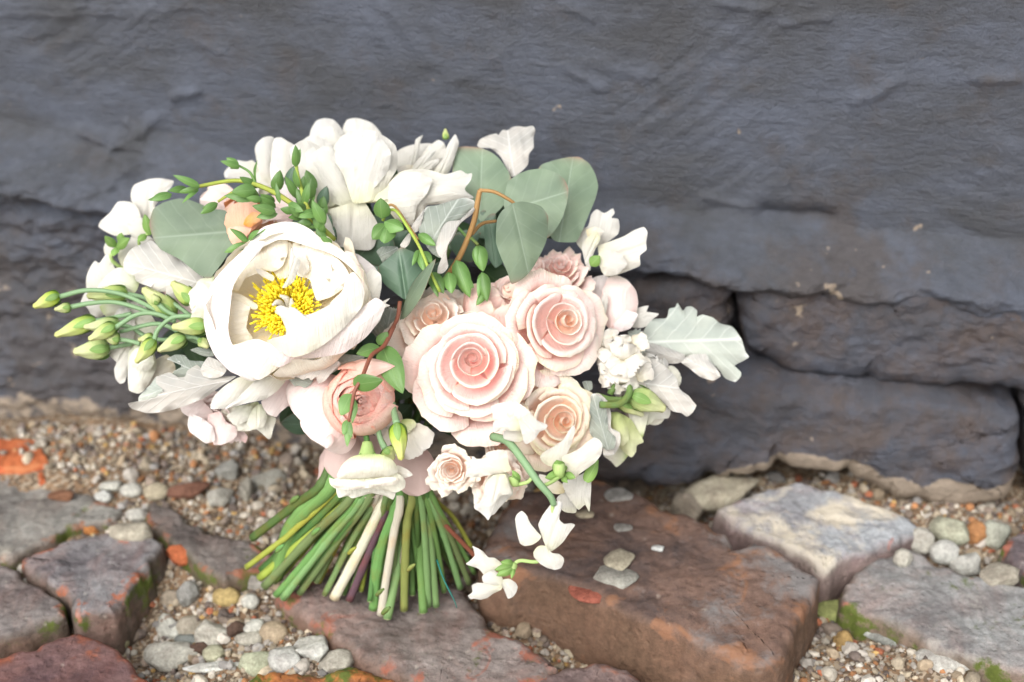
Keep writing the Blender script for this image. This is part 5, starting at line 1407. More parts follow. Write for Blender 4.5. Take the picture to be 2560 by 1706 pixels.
ruffle('stock_flower', 'ruffled ivory stock on the right', 1555, 900, .815, 70, 75, PCR, 20, 41, 75)
ruffle('stock_flower', 'ivory stock low on the right edge', 1600, 945, .83, 60, 50, PW, 12, 42, 70)
cluster('lisianthus', 'white lisianthus peeping at the right edge', 1665, 940, .835, [
 (PWG, 1640, 960, 1700, 935, 60, .838, .838, 'wing', {}), (PWG, 1640, 950, 1690, 975, 60, .835, .835, 'wing', {}), (PWG, 1640, 960, 1680, 950, 60, .83, .83, 'petal', {}), (PWG, 1600, 1020, 1665, 1035, 70, .835, .835, 'wing', {})])
poly('lisianthus', 'lime tinted lisianthus hanging low on the right', 1565, 1080, .825, [
 (PWG, [(600,1170),(660,1170),(720,1180),(700,1290),(680,1340),(640,1300)], Z7, .828, dict(bulge=.1)),
 (PWG, [(690,1165),(780,1150),(842,1170),(832,1222),(760,1230),(715,1262),(695,1240)], Z7, .832, dict(bulge=.08, amp=.06)),
 (PWG, [(468,1430),(520,1370),(580,1390),(608,1425),(580,1465),(540,1497),(510,1465)], Z7, .832, dict(bulge=.1, amp=.06)),
 (PLV, [(490,1200),(545,1188),(620,1228),(660,1290),(693,1355),(655,1375),(650,1412),(622,1443),(570,1400),(512,1320)], Z7, .824, dict(bulge=.16, base=(500,1150), amp=.05, crease=.06)),
 (PLV, [(500,1205),(560,1200),(600,1260),(610,1340),(570,1380),(520,1310)], Z7, .816, dict(bulge=.18, base=(510,1160))),
])
bud(1575, 985, 1665, 1025, 58, .812, .815, label='fat lime bud on the right')
bud(1545, 1000, 1610, 1040, 34, .818, .82, mat=PLV)
T_(BQ, [(1500, 1012, .80), (1550, 1010, .803), (1575, 975, .808), (1545, 950, .81), (1525, 985, .812)], 9, SMG)
T_(BQ, [(1490, 990, .81), (1530, 1000, .812), (1575, 1000, .813)], 9, SMG)

# lower white lisianthus hanging on its stem
r = poly('lisianthus', 'creamy white lisianthus hanging over the ribbon', 920, 1190, .775, [
 (PWG, [(1480,1250),(1560,1225),(1700,1230),(1900,1180),(1985,1230),(1980,1290),(1958,1343),(1890,1312),(1780,1290),(1620,1332),(1580,1312),(1500,1326)], Z8, .776, dict(bulge=.10, amp=.06, base=(1720,1000), n=110)),
 (PCR, [(1880,1080),(2000,1055),(2080,1090),(2125,1137),(2050,1165),(1960,1200),(1890,1170)], Z8, .772, dict(bulge=.08, crease=.06, base=(1750,1050))),
 (PWG, [(1420,1158),(1460,1168),(1560,1150),(1800,1150),(1990,1120),(2060,1180),(2057,1242),(1985,1282),(1850,1260),(1700,1250),(1560,1262),(1470,1248),(1428,1212)], Z8, .766, dict(bulge=.14, amp=.05, base=(1720,1000), n=110)),
 (PCR, [(1440,1215),(1560,1180),(1740,1185),(1900,1150),(2020,1170),(1980,1215),(1800,1235),(1600,1262),(1500,1250)], Z8, .760, dict(bulge=.12, amp=.04, base=(1720,1000))),
 (PWG, [(1488,1135),(1530,1050),(1600,990),(1680,965),(1850,962),(1940,1000),(1985,1050),(1995,1115),(1900,1148),(1700,1160),(1560,1172),(1500,1170)], Z8, .762, dict(bulge=.26, base=(1740,950), n=100, rings=15)),
])
S(r, SEP, 918, 1135, 885, 1152, 18, .770, .765, 'lance', .2, .2, .02, name='sepal'); S(r, SEP, 920, 1135, 960, 1152, 18, .770, .765, 'lance', .2, .2, .02, name='sepal')
tube('calyx', [at(918, 1105, .772), at(918, 1125, .771), at(918, 1145, .770)], [.0026, .0038, .0055], PGS, r, 8, 10)
T_(r, [(913, 1082, .775), (917, 1100, .773), (918, 1120, .772)], [7, 8], SMD)
bud(963, 1120, 985, 1150, 36, .770, parent=part('bud', 963, 1110, .77, 'green bud behind the hanging lisianthus'), stem=[(945, 1068, .775), (950, 1095, .772), (963, 1122, .770)])
bud(992, 1058, 1003, 1152, 42, .762, .757, parent=part('bud', 992, 1058, .762, 'lime bud pointing down beside the large rose'), stem=[(982, 1010, .775), (986, 1035, .768), (992, 1060, .762)])
cluster('lisianthus', 'pale yellow fluted flower between ranunculus and rose', 1020, 1090, .785, [
 (PCR, 1000, 1050, 1040, 1145, 80, .785, .782, 'fan', dict(jag=.12, tipr=.2)), (PCR, 1010, 1050, 1065, 1125, 80, .785, .782, 'fan', dict(jag=.12, tipr=.2)), (PCR, 990, 1050, 990, 1140, 80, .788, .785, 'fan', dict(jag=.12, tipr=.2)),
 (PCR, 980, 1040, 940, 1090, 90, .79, .788, 'wing', {}), (PLV, 1005, 1050, 1030, 1075, 40, .782, .779, 'petal', {}), (PCR, 1000, 1030, 960, 1060, 100, .788, .786, 'wing', {})])

# hanging sweet peas, lower right
poly('sweet_pea', 'white sweet pea lying over the edge of the large rose', 1300, 1050, .750, [
 (PW, [(780,238),(840,225),(915,230),(935,290),(900,318),(840,312),(782,292)], Z5, .752, dict(bulge=.08)),
 (PCR, [(688,50),(740,28),(830,12),(900,28),(970,80),(1015,135),(1000,185),(930,190),(850,165),(790,150),(740,150),(708,165),(700,110)], Z5, .750, dict(bulge=.08, amp=.07, base=(800,260))),
 (PW, [(706,165),(790,108),(870,135),(925,190),(905,228),(840,235),(760,228),(714,248),(703,205)], Z5, .745, dict(bulge=.12, amp=.06, base=(900,220))),
 (PW, [(895,150),(970,105),(1040,158),(1112,190),(1092,225),(1052,242),(1012,300),(960,333),(935,322),(920,262),(905,205)], Z5, .741, dict(bulge=.12, crease=.08, base=(900,120))),
])
poly('sweet_pea', 'white sweet pea in front of the peach spray roses', 1230, 1180, .757, [
 (PW, [(560,790),(605,770),(635,690),(650,600),(700,560),(790,540),(838,575),(845,640),(852,710),(800,760),(745,820),(712,862),(690,870),(664,908),(640,880),(600,845),(562,822)], Z5, .757, dict(bulge=.10, amp=.06, base=(780,540), n=110)),
 (PW, [(494,578),(510,520),(550,423),(562,445),(640,440),(650,400),(700,383),(770,376),(802,400),(822,480),(838,535),(700,562),(630,575),(580,582)], Z5, .750, dict(bulge=.12, amp=.06, base=(860,580), n=100, gy=-.2)),
 (PW, [(640,650),(700,572),(790,560),(822,640),(840,705),(762,722),(705,790),(642,800)], Z5, .744, dict(bulge=.12, crease=.08, base=(760,540))),
])
poly('sweet_pea', 'white sweet pea over the peach rose on the right', 1410, 1140, .765, [
 (PCR, [(1050,560),(1160,590),(1230,640),(1240,700),(1180,712),(1120,692),(1055,640)], Z5, .786, dict(bulge=.08, amp=.06)),
 (PW, [(1180,745),(1240,690),(1330,680),(1330,845),(1270,852),(1222,832)], Z5, .788, dict(bulge=.08)),
 (PW, [(1225,630),(1290,590),(1370,560),(1440,515),(1478,555),(1445,590),(1440,700),(1435,790),(1426,846),(1395,792),(1345,830),(1290,760),(1250,700)], Z5, .780, dict(bulge=.08, amp=.07, n=100)),
 (PW, [(1056,425),(1090,390),(1160,350),(1230,300),(1280,222),(1308,190),(1322,230),(1292,330),(1262,400),(1225,475),(1160,505),(1108,492),(1068,462)], Z5, .766, dict(bulge=.10, amp=.05, base=(1180,540))),
 (PW, [(1218,432),(1290,400),(1350,370),(1420,310),(1462,283),(1502,300),(1527,342),(1517,412),(1472,472),(1420,512),(1352,560),(1322,602),(1280,570),(1240,522)], Z5, .762, dict(bulge=.12, amp=.05, base=(1190,560), gx=-.2)),
])
GM = PGS
STG = [(1232, 1092, .768), (1270, 1105, .757), (1310, 1155, .750), (1345, 1205, .747), (1375, 1240, .748), (1385, 1262, .750)]
r = part('sweet_pea', 1300, 1150, .755, 'curved green sweet pea stem with two hanging white blossoms')
T_(r, STG, [11, 10, 9, 8], GST, n=26)
T_(r, [(1335, 1188, .748), (1320, 1205, .749), (1295, 1212, .752)], 5, PGS)
T_(r, [(1357, 1216, .748), (1380, 1205, .752), (1402, 1190, .758)], 5, PGS)
T_(r, [(1382, 1262, .750), (1375, 1330, .752), (1352, 1400, .752), (1300, 1402, .752), (1282, 1415, .752)], [5, 5, 5], PGS, n=26)
for (a, b, c, e, w) in [(1300, 1205, 1280, 1175, 18), (1295, 1212, 1282, 1190, 22), (1405, 1185, 1362, 1195, 26), (1402, 1180, 1390, 1150, 34), (1408, 1185, 1400, 1160, 30), (1410, 1185, 1440, 1195, 20), (1402, 1190, 1420, 1208, 16)]:
    S(r, SEP, a, b, c, e, w, .752 if a < 1350 else .760, .748 if a < 1350 else .754, 'lance', .25, .15, .02, name='sepal')
tube('calyx', [at(1297, 1212, .752), at(1287, 1207, .751), at(1280, 1192, .750)], [.0012, .0026, .0022], PGS, r, 8, 10)
tube('calyx', [at(1404, 1192, .758), at(1398, 1178, .756), at(1398, 1160, .755)], [.0016, .0034, .0030], PGS, r, 8, 10)
S(r, SEP, 1495, 1150, 1465, 1205, 30, .775, .772, 'petal', .2, .1, .02, name='sepal')
poly(None, None, 0, 0, 0, [   # upper blossom, then lower blossom
 (PW, [(868,900),(885,860),(920,838),(955,870),(982,930),(1030,990),(1066,1030),(1045,1062),(1000,1092),(940,1102),(905,1082),(884,1010)], Z5, .750, dict(bulge=.10, base=(1080,1060), gx=-.2)),
 (PW, [(1135,790),(1160,763),(1217,768),(1227,800),(1205,862),(1202,905),(1242,937),(1290,930),(1320,945),(1272,1010),(1232,1070),(1182,1115),(1140,1142),(1108,1120),(1080,1060),(1044,950),(1046,930),(1075,870)], Z5, .751, dict(bulge=.10, amp=.05, base=(1110,1140), crease=.05, n=100)),
 (PW, [(1060,1098),(1110,1105),(1142,1152),(1200,1163),(1232,1190),(1236,1222),(1215,1267),(1170,1282),(1110,1267),(1058,1237),(1013,1190),(1006,1150),(1030,1113)], Z5, .746, dict(bulge=.14, base=(1080,1090))),
 (PW, [(498,1237),(530,1210),(562,1175),(555,1130),(545,1102),(578,1115),(622,1140),(666,1187),(710,1190),(748,1215),(778,1252),(700,1305),(640,1345),(625,1310),(590,1272),(540,1256)], Z5, .752, dict(bulge=.10, amp=.05, base=(760,1320), n=100)),
 (PW, [(620,1330),(700,1285),(765,1325),(775,1365),(755,1405),(700,1415),(635,1395)], Z5, .748, dict(bulge=.16)),
 (PW, [(542,1398),(580,1380),(640,1383),(700,1398),(772,1400),(762,1432),(702,1462),(660,1492),(610,1507),(560,1500),(530,1502),(513,1475),(545,1450)], Z5, .747, dict(bulge=.16, base=(780,1380))),
 (PW, [(758,1362),(820,1348),(870,1378),(887,1410),(876,1452),(850,1487),(815,1499),(800,1470),(785,1432),(765,1402)], Z5, .748, dict(bulge=.10, crease=.05, base=(760,1340))),
], r)
for (a, b, c, e, w) in [(1288, 1412, 1235, 1425, 22), (1288, 1415, 1240, 1440, 26), (1285, 1410, 1250, 1405, 20), (1285, 1418, 1278, 1448, 12)]:
    S(r, SEP, a, b, c, e, w, .750, .746, 'lance', .3, .2, .02, name='sepal')
tube('calyx', [at(1290, 1411, .752), at(1278, 1418, .751), at(1258, 1426, .751)], [.0014, .0034, .0030], PGS, r, 8, 10)

# ------------------------------------------------------------------ eucalyptus, dusty miller, small green sprigs
def leafs(name, label, px, py, d, items, mat, shape, **kw):
    rt = part(name, px, py, d, label)
    for it in items:
        K = dict(cup=.08, bend=.06, ruff=.012, m=20, n=19); K.update(kw)
        if len(it) > 7: K.update(it[7])
        mm = K.pop('mat', mat); sh = K.pop('shape', shape)
        S(rt, mm, *it[:7], sh, name='leaf', **K)
    return rt
LK = dict(name='leaf', bulge=.05, amp=.02, lip=.015, crease=.03, n=110, rings=14)
e = poly('eucalyptus', 'silver dollar eucalyptus branch with round grey green leaves', 1200, 520, .82, [
 (EUC, [(770,500),(780,380),(810,300),(880,288),(1000,300),(1100,340),(1170,400),(1240,500),(1262,560),(1220,650),(1210,760),(1130,850),(1030,912),(990,900),(960,780),(880,660),(800,600)], Z4, .845, dict(LK, gy=.3, base=(1000,930))),
 (EUC, [(1490,470),(1600,410),(1740,378),(1830,378),(1910,430),(1962,520),(1987,620),(1962,730),(1900,880),(1850,1000),(1800,1085),(1650,1085),(1590,1040),(1500,800)], Z4, .838, dict(LK, gy=.25, gx=.2, base=(1660,1100))),
 (EUC, [(1215,650),(1240,580),(1320,520),(1400,488),(1520,473),(1620,500),(1702,560),(1737,640),(1730,740),(1690,880),(1632,980),(1565,1052),(1450,1020),(1300,920),(1200,790)], Z4, .813, dict(LK, gy=.2, gx=-.1, base=(1200,830))),
 (EUC, [(1280,760),(1350,748),(1420,758),(1510,788),(1560,850),(1572,900),(1557,1070),(1500,1200),(1430,1320),(1350,1400),(1265,1437),(1230,1340),(1170,1200),(1133,1080),(1143,900),(1190,820)], Z4, .785, dict(LK, gy=-.15, gx=.15, base=(1270,745), bulge=.07)),
 (EUD, [(960,880),(1030,820),(1120,860),(1150,980),(1080,1060),(980,1040)], Z4, .838, dict(LK)),
 (EUD, [(1040,900),(1130,850),(1140,1100),(1200,1240),(1130,1300),(1050,1180)], Z4, .830, dict(LK)),
 (EUD, [(740,1100),(800,1010),(920,980),(1010,1010),(960,1100),(860,1160),(760,1160)], Z4, .832, dict(LK)),
])
T_(e, [(1113, 700, .815), (1150, 640, .805), (1183, 560, .797), (1195, 500, .792), (1200, 476, .79)], [8, 7, 7, 6], SMT, n=24)
T_(e, [(1198, 476, .79), (1235, 480, .79), (1270, 498, .791), (1290, 512, .793)], [5, 4], SMT)
T_(e, [(1180, 585, .80), (1205, 560, .808), (1240, 553, .815)], [5, 4], SMT)
T_(e, [(1175, 600, .80), (1145, 570, .80)], 4, SMG); T_(e, [(1178, 595, .80), (1195, 612, .795)], 4, SMG)
poly('eucalyptus', 'large round grey green leaf on the left', 470, 595, .81, [(EUC, [(1268,640),(1280,560),(1310,480),(1400,420),(1540,382),(1640,385),(1760,430),(1900,482),(2010,495),(2060,560),(2080,640),(2100,750),(2080,850),(1990,1000),(1905,1110),(1860,1167),(1760,1130),(1560,972),(1380,880),(1310,780)], Z1, .808, dict(LK, gx=-.12, gy=.1, base=(2120,700)))])
leafs('eucalyptus', 'dark folded eucalyptus leaves in the middle of the bouquet', 1000, 680, .80, [
 (900, 640, 965, 575, 130, .83, .825, dict(mat=EUD)), (900, 660, 950, 690, 150, .835, .83, dict(mat=EUD)),
 (1000, 800, 1090, 648, 62, .795, .776, dict(tilt=50, shape='lance', bend=.03)), (960, 580, 930, 540, 90, .83, .825, dict(mat=EUD)),
 (1140, 640, 1180, 600, 80, .828, .824, dict(mat=EUD)), (1120, 720, 1170, 700, 90, .832, .828, dict(mat=EUD)), (1010, 730, 1040, 640, 90, .81, .80, dict(mat=EUD, tilt=30))], EUC, 'round')
poly('eucalyptus', 'dark broad leaf folded in the middle of the bouquet', 1005, 690, .795, [(EUD, [(150,1300),(250,1210),(340,1130),(400,1150),(470,1180),(520,1260),(530,1340),(500,1440),(430,1530),(370,1565),(280,1500),(190,1420)], Z4, .795, dict(LK, bulge=.10, base=(390,1600), crease=.10))])
v = leafs('eucalyptus', 'thin trailing vine with paired leaves over the pink ranunculus', 890, 980, .76, [
 (878, 985, 852, 1040, 44, .748, .744, dict(shape='drop')), (882, 962, 958, 950, 50, .748, .742, dict(shape='drop', tilt=-20)), (890, 1005, 880, 1060, 16, .748, .745, {}),
 (955, 865, 1008, 985, 66, .772, .760, dict(shape='drop')), (950, 868, 890, 885, 34, .770, .765, dict(shape='lance')), (945, 862, 970, 830, 30, .772, .770, {}),
 (870, 1050, 858, 1088, 22, .745, .742, {}), (872, 1055, 868, 1118, 20, .745, .742, {}), (868, 1050, 880, 1095, 18, .745, .742, {})], GRN, 'drop')
for o in v.children:
    if o.type == 'MESH' and o.data.materials[0] is GRN: pass
T_(v, [(985, 815, .775), (960, 865, .768), (928, 890, .758), (905, 945, .748), (888, 975, .746), (880, 1010, .746), (872, 1055, .745)], [6, 5, 4], SMR, n=26)
T_(v, [(1000, 755, .79), (992, 800, .785), (960, 850, .775)], [6, 4], SMR)

def dusty(label, px, py, d, items):
    return leafs('dusty_miller', label, px, py, d, items, DMW, 'dusty', cup=.12, bend=.10, ruff=.05, jag=.16, m=34, n=21)
DK = dict(name='leaf', bulge=.06, amp=.06, lip=.05, n=140, rings=14, fr=1.4)
poly('dusty_miller', 'white felted leaf standing up at the top right', 1270, 370, .855, [(DMW, [(978,280),(1000,232),(1060,200),(1140,180),(1148,200),(1190,152),(1230,155),(1270,128),(1320,120),(1380,128),(1440,116),(1462,150),(1448,220),(1448,300),(1410,350),(1400,440),(1345,500),(1270,545),(1225,470),(1170,370),(1090,305),(1000,300)], Z4, .858, dict(DK, base=(1290,560), gy=.3))])
poly('dusty_miller', 'grey felted leaf with curled white margin in the centre', 1110, 570, .80, [
 (DMG, [(530,840),(560,790),(640,780),(760,742),(870,716),(950,740),(955,790),(900,862),(840,902),(735,935),(690,980),(670,1040),(660,1120),(670,1220),(600,1180),(540,1100),(490,990)], Z4, .797, dict(DK, base=(560,1140), bulge=.08)),
 (DMW, [(655,1040),(690,960),(735,915),(840,900),(940,800),(958,810),(930,860),(840,925),(800,1010),(765,1075),(735,1115),(722,1200),(738,1290),(695,1345),(645,1345),(655,1280),(692,1240),(650,1190),(632,1120)], Z4, .790, dict(DK, bulge=.10)),
 (DMW, [(535,815),(525,880),(495,985),(450,1010),(425,965),(470,895)], Z4, .796, dict(DK, n=60)),
 (DMW, [(335,1112),(390,1030),(418,1010),(425,1050),(410,1105),(365,1142)], Z4, .796, dict(DK, n=60)),
 (DMG, [(137,1165),(180,1128),(250,1120),(312,1128),(322,1160),(260,1200),(210,1240),(188,1262),(165,1215)], Z4, .800, dict(DK, n=60))])
poly('dusty_miller', 'white felted leaf with veins on the left', 400, 670, .82, [(DMW, [(1013,1015),(1028,960),(1050,930),(1060,905),(1100,868),(1180,830),(1290,792),(1400,890),(1550,960),(1700,1060),(1830,1190),(1835,1240),(1700,1290),(1580,1330),(1530,1362),(1440,1352),(1428,1320),(1482,1288),(1400,1292),(1258,1302),(1285,1250),(1180,1212),(1130,1180),(1128,1140),(1060,1112),(1018,1070)], Z1, .821, dict(DK, base=(1880,1240), bulge=.09))])
poly('dusty_miller', 'pale felted leaf reaching out low on the left', 450, 960, .80, [
 (DMM, [(1140,910),(1190,840),(1260,880),(1260,970),(1200,1060),(1100,1130),(1040,1100),(1035,1020),(1110,940)], Z2, .806, dict(DK, base=(1400,900))),
 (DMG, [(1278,692),(1350,653),(1430,655),(1480,702),(1605,712),(1600,780),(1520,860),(1450,900),(1370,860),(1335,800),(1402,762),(1392,710)], Z2, .803, dict(DK, base=(1650,850))),
 (DMW, [(940,1077),(1000,1063),(1080,1075),(1140,1030),(1160,1060),(1200,1000),(1250,965),(1190,902),(1183,852),(1250,820),(1310,808),(1380,850),(1440,842),(1460,790),(1540,742),(1590,780),(1700,850),(1800,840),(1885,842),(1760,922),(1600,1032),(1400,1112),(1250,1152),(1110,1162),(1040,1142),(990,1130),(960,1110)], Z2, .797, dict(DK, base=(1900,860), bulge=.10, n=170)),
 (DMW, [(1572,790),(1590,740),(1640,672),(1720,700),(1800,780),(1760,840),(1680,858),(1600,840)], Z2, .791, dict(DK, base=(1850,850), n=80)),
 (DMG, [(1485,612),(1540,590),(1640,588),(1690,640),(1680,668),(1600,665),(1540,640)], Z2, .805, dict(DK, n=60))])
poly('dusty_miller', 'white ruffled felted leaf under the open peony', 790, 930, .78, [
 (DMG, [(1055,300),(1150,315),(1270,325),(1285,352),(1222,405),(1170,385),(1130,392),(1108,360)], Z8, .783, dict(DK, n=80)),
 (DMM, [(1400,160),(1500,122),(1620,125),(1720,145),(1640,210),(1500,250),(1400,300)], Z8, .781, dict(DK, n=80)),
 (DMW, [(1008,235),(1080,190),(1180,150),(1320,148),(1440,150),(1520,200),(1440,280),(1385,345),(1330,368),(1318,310),(1270,340),(1250,318),(1200,335),(1150,312),(1110,318),(1060,290),(1030,275)], Z8, .772, dict(DK, bulge=.12, base=(1560,120)))])
poly('dusty_miller', 'big silver felted leaf sticking out on the far right', 1740, 860, .845, [
 (DMM, [(690,740),(740,670),(820,662),(835,610),(868,602),(882,577),(912,622),(930,600),(962,597),(992,622),(988,655),(1022,643),(1080,660),(1120,692),(1190,712),(1240,780),(1262,850),(1282,880),(1250,902),(1200,930),(1237,965),(1235,990),(1205,1020),(1150,1000),(1120,960),(1060,900),(1000,890),(900,880),(820,860),(720,810)], Z7, .846, dict(DK, base=(680,800), n=170, gx=.15)),
 (DMW, [(695,835),(740,803),(850,838),(922,868),(915,905),(860,918),(780,912),(718,875)], Z7, .838, dict(DK, bulge=.14, n=80)),
 (DMW, [(898,905),(955,868),(1040,863),(1062,900),(1112,960),(1122,990),(1080,1012),(1010,992),(950,945)], Z7, .838, dict(DK, bulge=.14, n=80))])
poly('dusty_miller', 'whitish felted leaf below the far right silver leaf', 1650, 960, .82, [(DMW, [(575,1000),(610,960),(650,935),(690,890),(730,862),(770,905),(820,940),(870,990),(895,1060),(945,1098),(970,1130),(988,1152),(968,1190),(935,1215),(905,1195),(850,1182),(800,1130),(700,1062)], Z7, .822, dict(DK, base=(570,1010), gx=.1)),
 (DMM, [(640,860),(670,800),(710,810),(700,870),(660,900)], Z7, .824, dict(DK, n=60))])
poly('dusty_miller', 'dark grey felted leaf right of the peach rose', 1510, 1060, .81, [
 (DMW, [(400,1090),(445,1085),(492,1130),(510,1200),(510,1275),(560,1305),(560,1370),(525,1428),(465,1425),(470,1300),(450,1160)], Z7, .808, dict(DK, n=90)),
 (DMG, [(395,1100),(430,1090),(475,1140),(490,1220),(495,1290),(535,1330),(530,1390),(480,1400),(430,1350),(390,1300)], Z7, .804, dict(DK, n=90)),
 (DMG, [(350,1020),(400,1015),(405,1060),(370,1075)], Z7, .812, dict(DK, n=50))])
dusty('little felted leaf behind the blush rose', 1590, 800, .835, [(1570, 830, 1600, 850, 50, .835, .835, dict(mat=DMG)), (1560, 860, 1610, 880, 50, .828, .826, {})])
dusty('grey felted leaf deep between peony and rose', 960, 800, .82, [(960, 870, 980, 770, 90, .825, .82, dict(mat=DMG)), (930, 830, 1000, 830, 70, .83, .826, dict(mat=DMG)), (980, 900, 990, 830, 60, .82, .815, dict(mat=DMG))])

# bright sprig arching over the top left
sp = part('green_sprig', 560, 480, .80, 'bright green sprig arching over the upper left')
MAIN = [(835, 600, .80), (775, 545, .79), (700, 490, .787), (640, 462, .787), (585, 452, .79), (500, 466, .795), (445, 480, .80)]
T_(sp, MAIN, [8, 7, 6, 5, 4], SMY, n=36)
T_(sp, [(820, 600, .80), (790, 560, .795), (765, 510, .795), (745, 440, .80), (740, 405, .80)], [7, 5, 4], SMY, n=24)
T_(sp, [(640, 462, .787), (625, 432, .788), (598, 415, .79)], [4, 3], SMG)
T_(sp, [(800, 570, .79), (700, 560, .785), (645, 590, .783), (620, 605, .783)], [5, 4], SMG)
T_(sp, [(600, 470, .788), (560, 495, .79), (545, 505, .79)], [4, 3], SMY)
LS = [ # small leaves base->tip, width
 (740, 418, 738, 362, 30, 0), (742, 412, 752, 372, 24, 25), (740, 420, 735, 375, 20, -20), (745, 470, 738, 422, 26, 10), (752, 480, 760, 440, 22, 0), (748, 500, 712, 440, 28, 20), (760, 515, 775, 455, 28, 0), (765, 525, 740, 470, 28, 0), (770, 530, 790, 490, 20, 0),
 (755, 540, 722, 520, 26, 0), (700, 510, 690, 455, 18, 30), (640, 460, 645, 400, 18, 30), (600, 418, 550, 403, 22, 0), (598, 414, 565, 395, 22, 10), (598, 416, 575, 422, 20, -10),
 (500, 466, 432, 438, 24, 15), (500, 468, 445, 482, 20, 0), (470, 472, 420, 478, 24, 0), (430, 485, 375, 503, 32, 0), (425, 488, 370, 500, 22, 20), (498, 474, 455, 510, 14, 0),
 (545, 508, 500, 535, 26, 0), (542, 508, 505, 522, 20, 20), (645, 470, 598, 442, 28, 20), (640, 475, 578, 480, 44, -10), (635, 482, 590, 505, 34, 0), (648, 490, 600, 462, 26, 0), (655, 500, 615, 495, 24, 0), (640, 500, 560, 490, 30, 0),
 (690, 520, 640, 490, 34, 0), (690, 530, 630, 515, 34, 0), (695, 535, 640, 545, 30, 0), (688, 505, 650, 485, 26, 10), (720, 510, 760, 530, 30, 0), (740, 530, 700, 522, 28, 0), (760, 540, 720, 545, 26, 0), (790, 530, 745, 545, 34, 0), (780, 560, 740, 560, 30, 0),
 (765, 528, 740, 510, 30, 0), (620, 605, 574, 572, 24, 0), (615, 608, 560, 632, 24, 0), (622, 605, 600, 638, 26, 0), (620, 600, 650, 575, 22, 0), (645, 590, 680, 565, 20, 0), (800, 590, 810, 560, 26, 0), (830, 610, 800, 590, 22, 0), (790, 575, 812, 520, 40, 0),
 (800, 560, 775, 520, 36, 0), (810, 560, 780, 500, 36, 0), (815, 610, 790, 570, 30, 0)]
for i, (a, b, c, e_, w, tl) in enumerate(LS):
    dd = .787 if i > 8 else .80
    S(sp, GRN, a, b, c, e_, w * .82, dd + .004 * ((i * 7) % 3 - 1), dd - .005 + .004 * ((i * 5) % 3 - 1), 'lance' if i % 3 else 'drop', .14, .12, .02, tilt=tl + ((i * 37) % 60 - 30), name='leaf', m=9, n=9)
for i in range(14):
    a, b = [(760, 560), (775, 590), (800, 545), (820, 620), (790, 640), (750, 520), (770, 500), (720, 470), (785, 480), (800, 520), (690, 480), (810, 590), (830, 650), (740, 580)][i]
    S(sp, EUD if i % 2 else GRN, a, b, a + [-20, 18, 10, 15][i % 4], b - 55, 34, .815, .812, 'drop', .2, .1, .02, tilt=i * 20 % 50 - 25, name='leaf', m=9, n=9)
sp2 = part('green_sprig', 1010, 560, .80, 'small green sprig hooking between the white peony and the grey leaf')
T_(sp2, [(957, 552, .80), (968, 530, .797), (990, 528, .795), (1020, 570, .79), (1050, 620, .786), (1075, 680, .784), (1100, 730, .784)], [4, 4, 4], SMY, n=26)
T_(sp2, [(957, 545, .802), (965, 520, .80), (985, 515, .80), (1015, 555, .795), (1045, 600, .79)], [4, 3], SMT, n=20)
for (a, b, c, e_, w, tl) in [(955, 548, 952, 495, 46, 10), (965, 560, 930, 600, 40, 0), (960, 555, 1010, 575, 44, 20), (970, 560, 960, 610, 50, 0), (1045, 585, 1090, 615, 26, 0), (1048, 625, 1030, 665, 18, 30), (1052, 625, 1060, 680, 28, 0), (1060, 628, 1080, 660, 22, 0),
                        (1078, 680, 1110, 735, 34, 0), (1075, 690, 1095, 745, 22, 30), (1195, 612, 1208, 680, 40, 0), (1198, 612, 1192, 660, 24, 30), (1205, 680, 1218, 755, 34, 0), (1205, 690, 1195, 745, 22, 30), (1140, 650, 1175, 745, 44, 0), (1140, 690, 1185, 720, 36, 0), (1120, 680, 1130, 735, 36, 0), (1215, 730, 1190, 765, 20, 0)]:
    S(sp2, GRN, a, b, c, e_, w, .793 if a < 1130 else .80, .788 if a < 1130 else .798, 'drop', .25, .1, .02, tilt=tl, name='leaf', m=10, n=9)

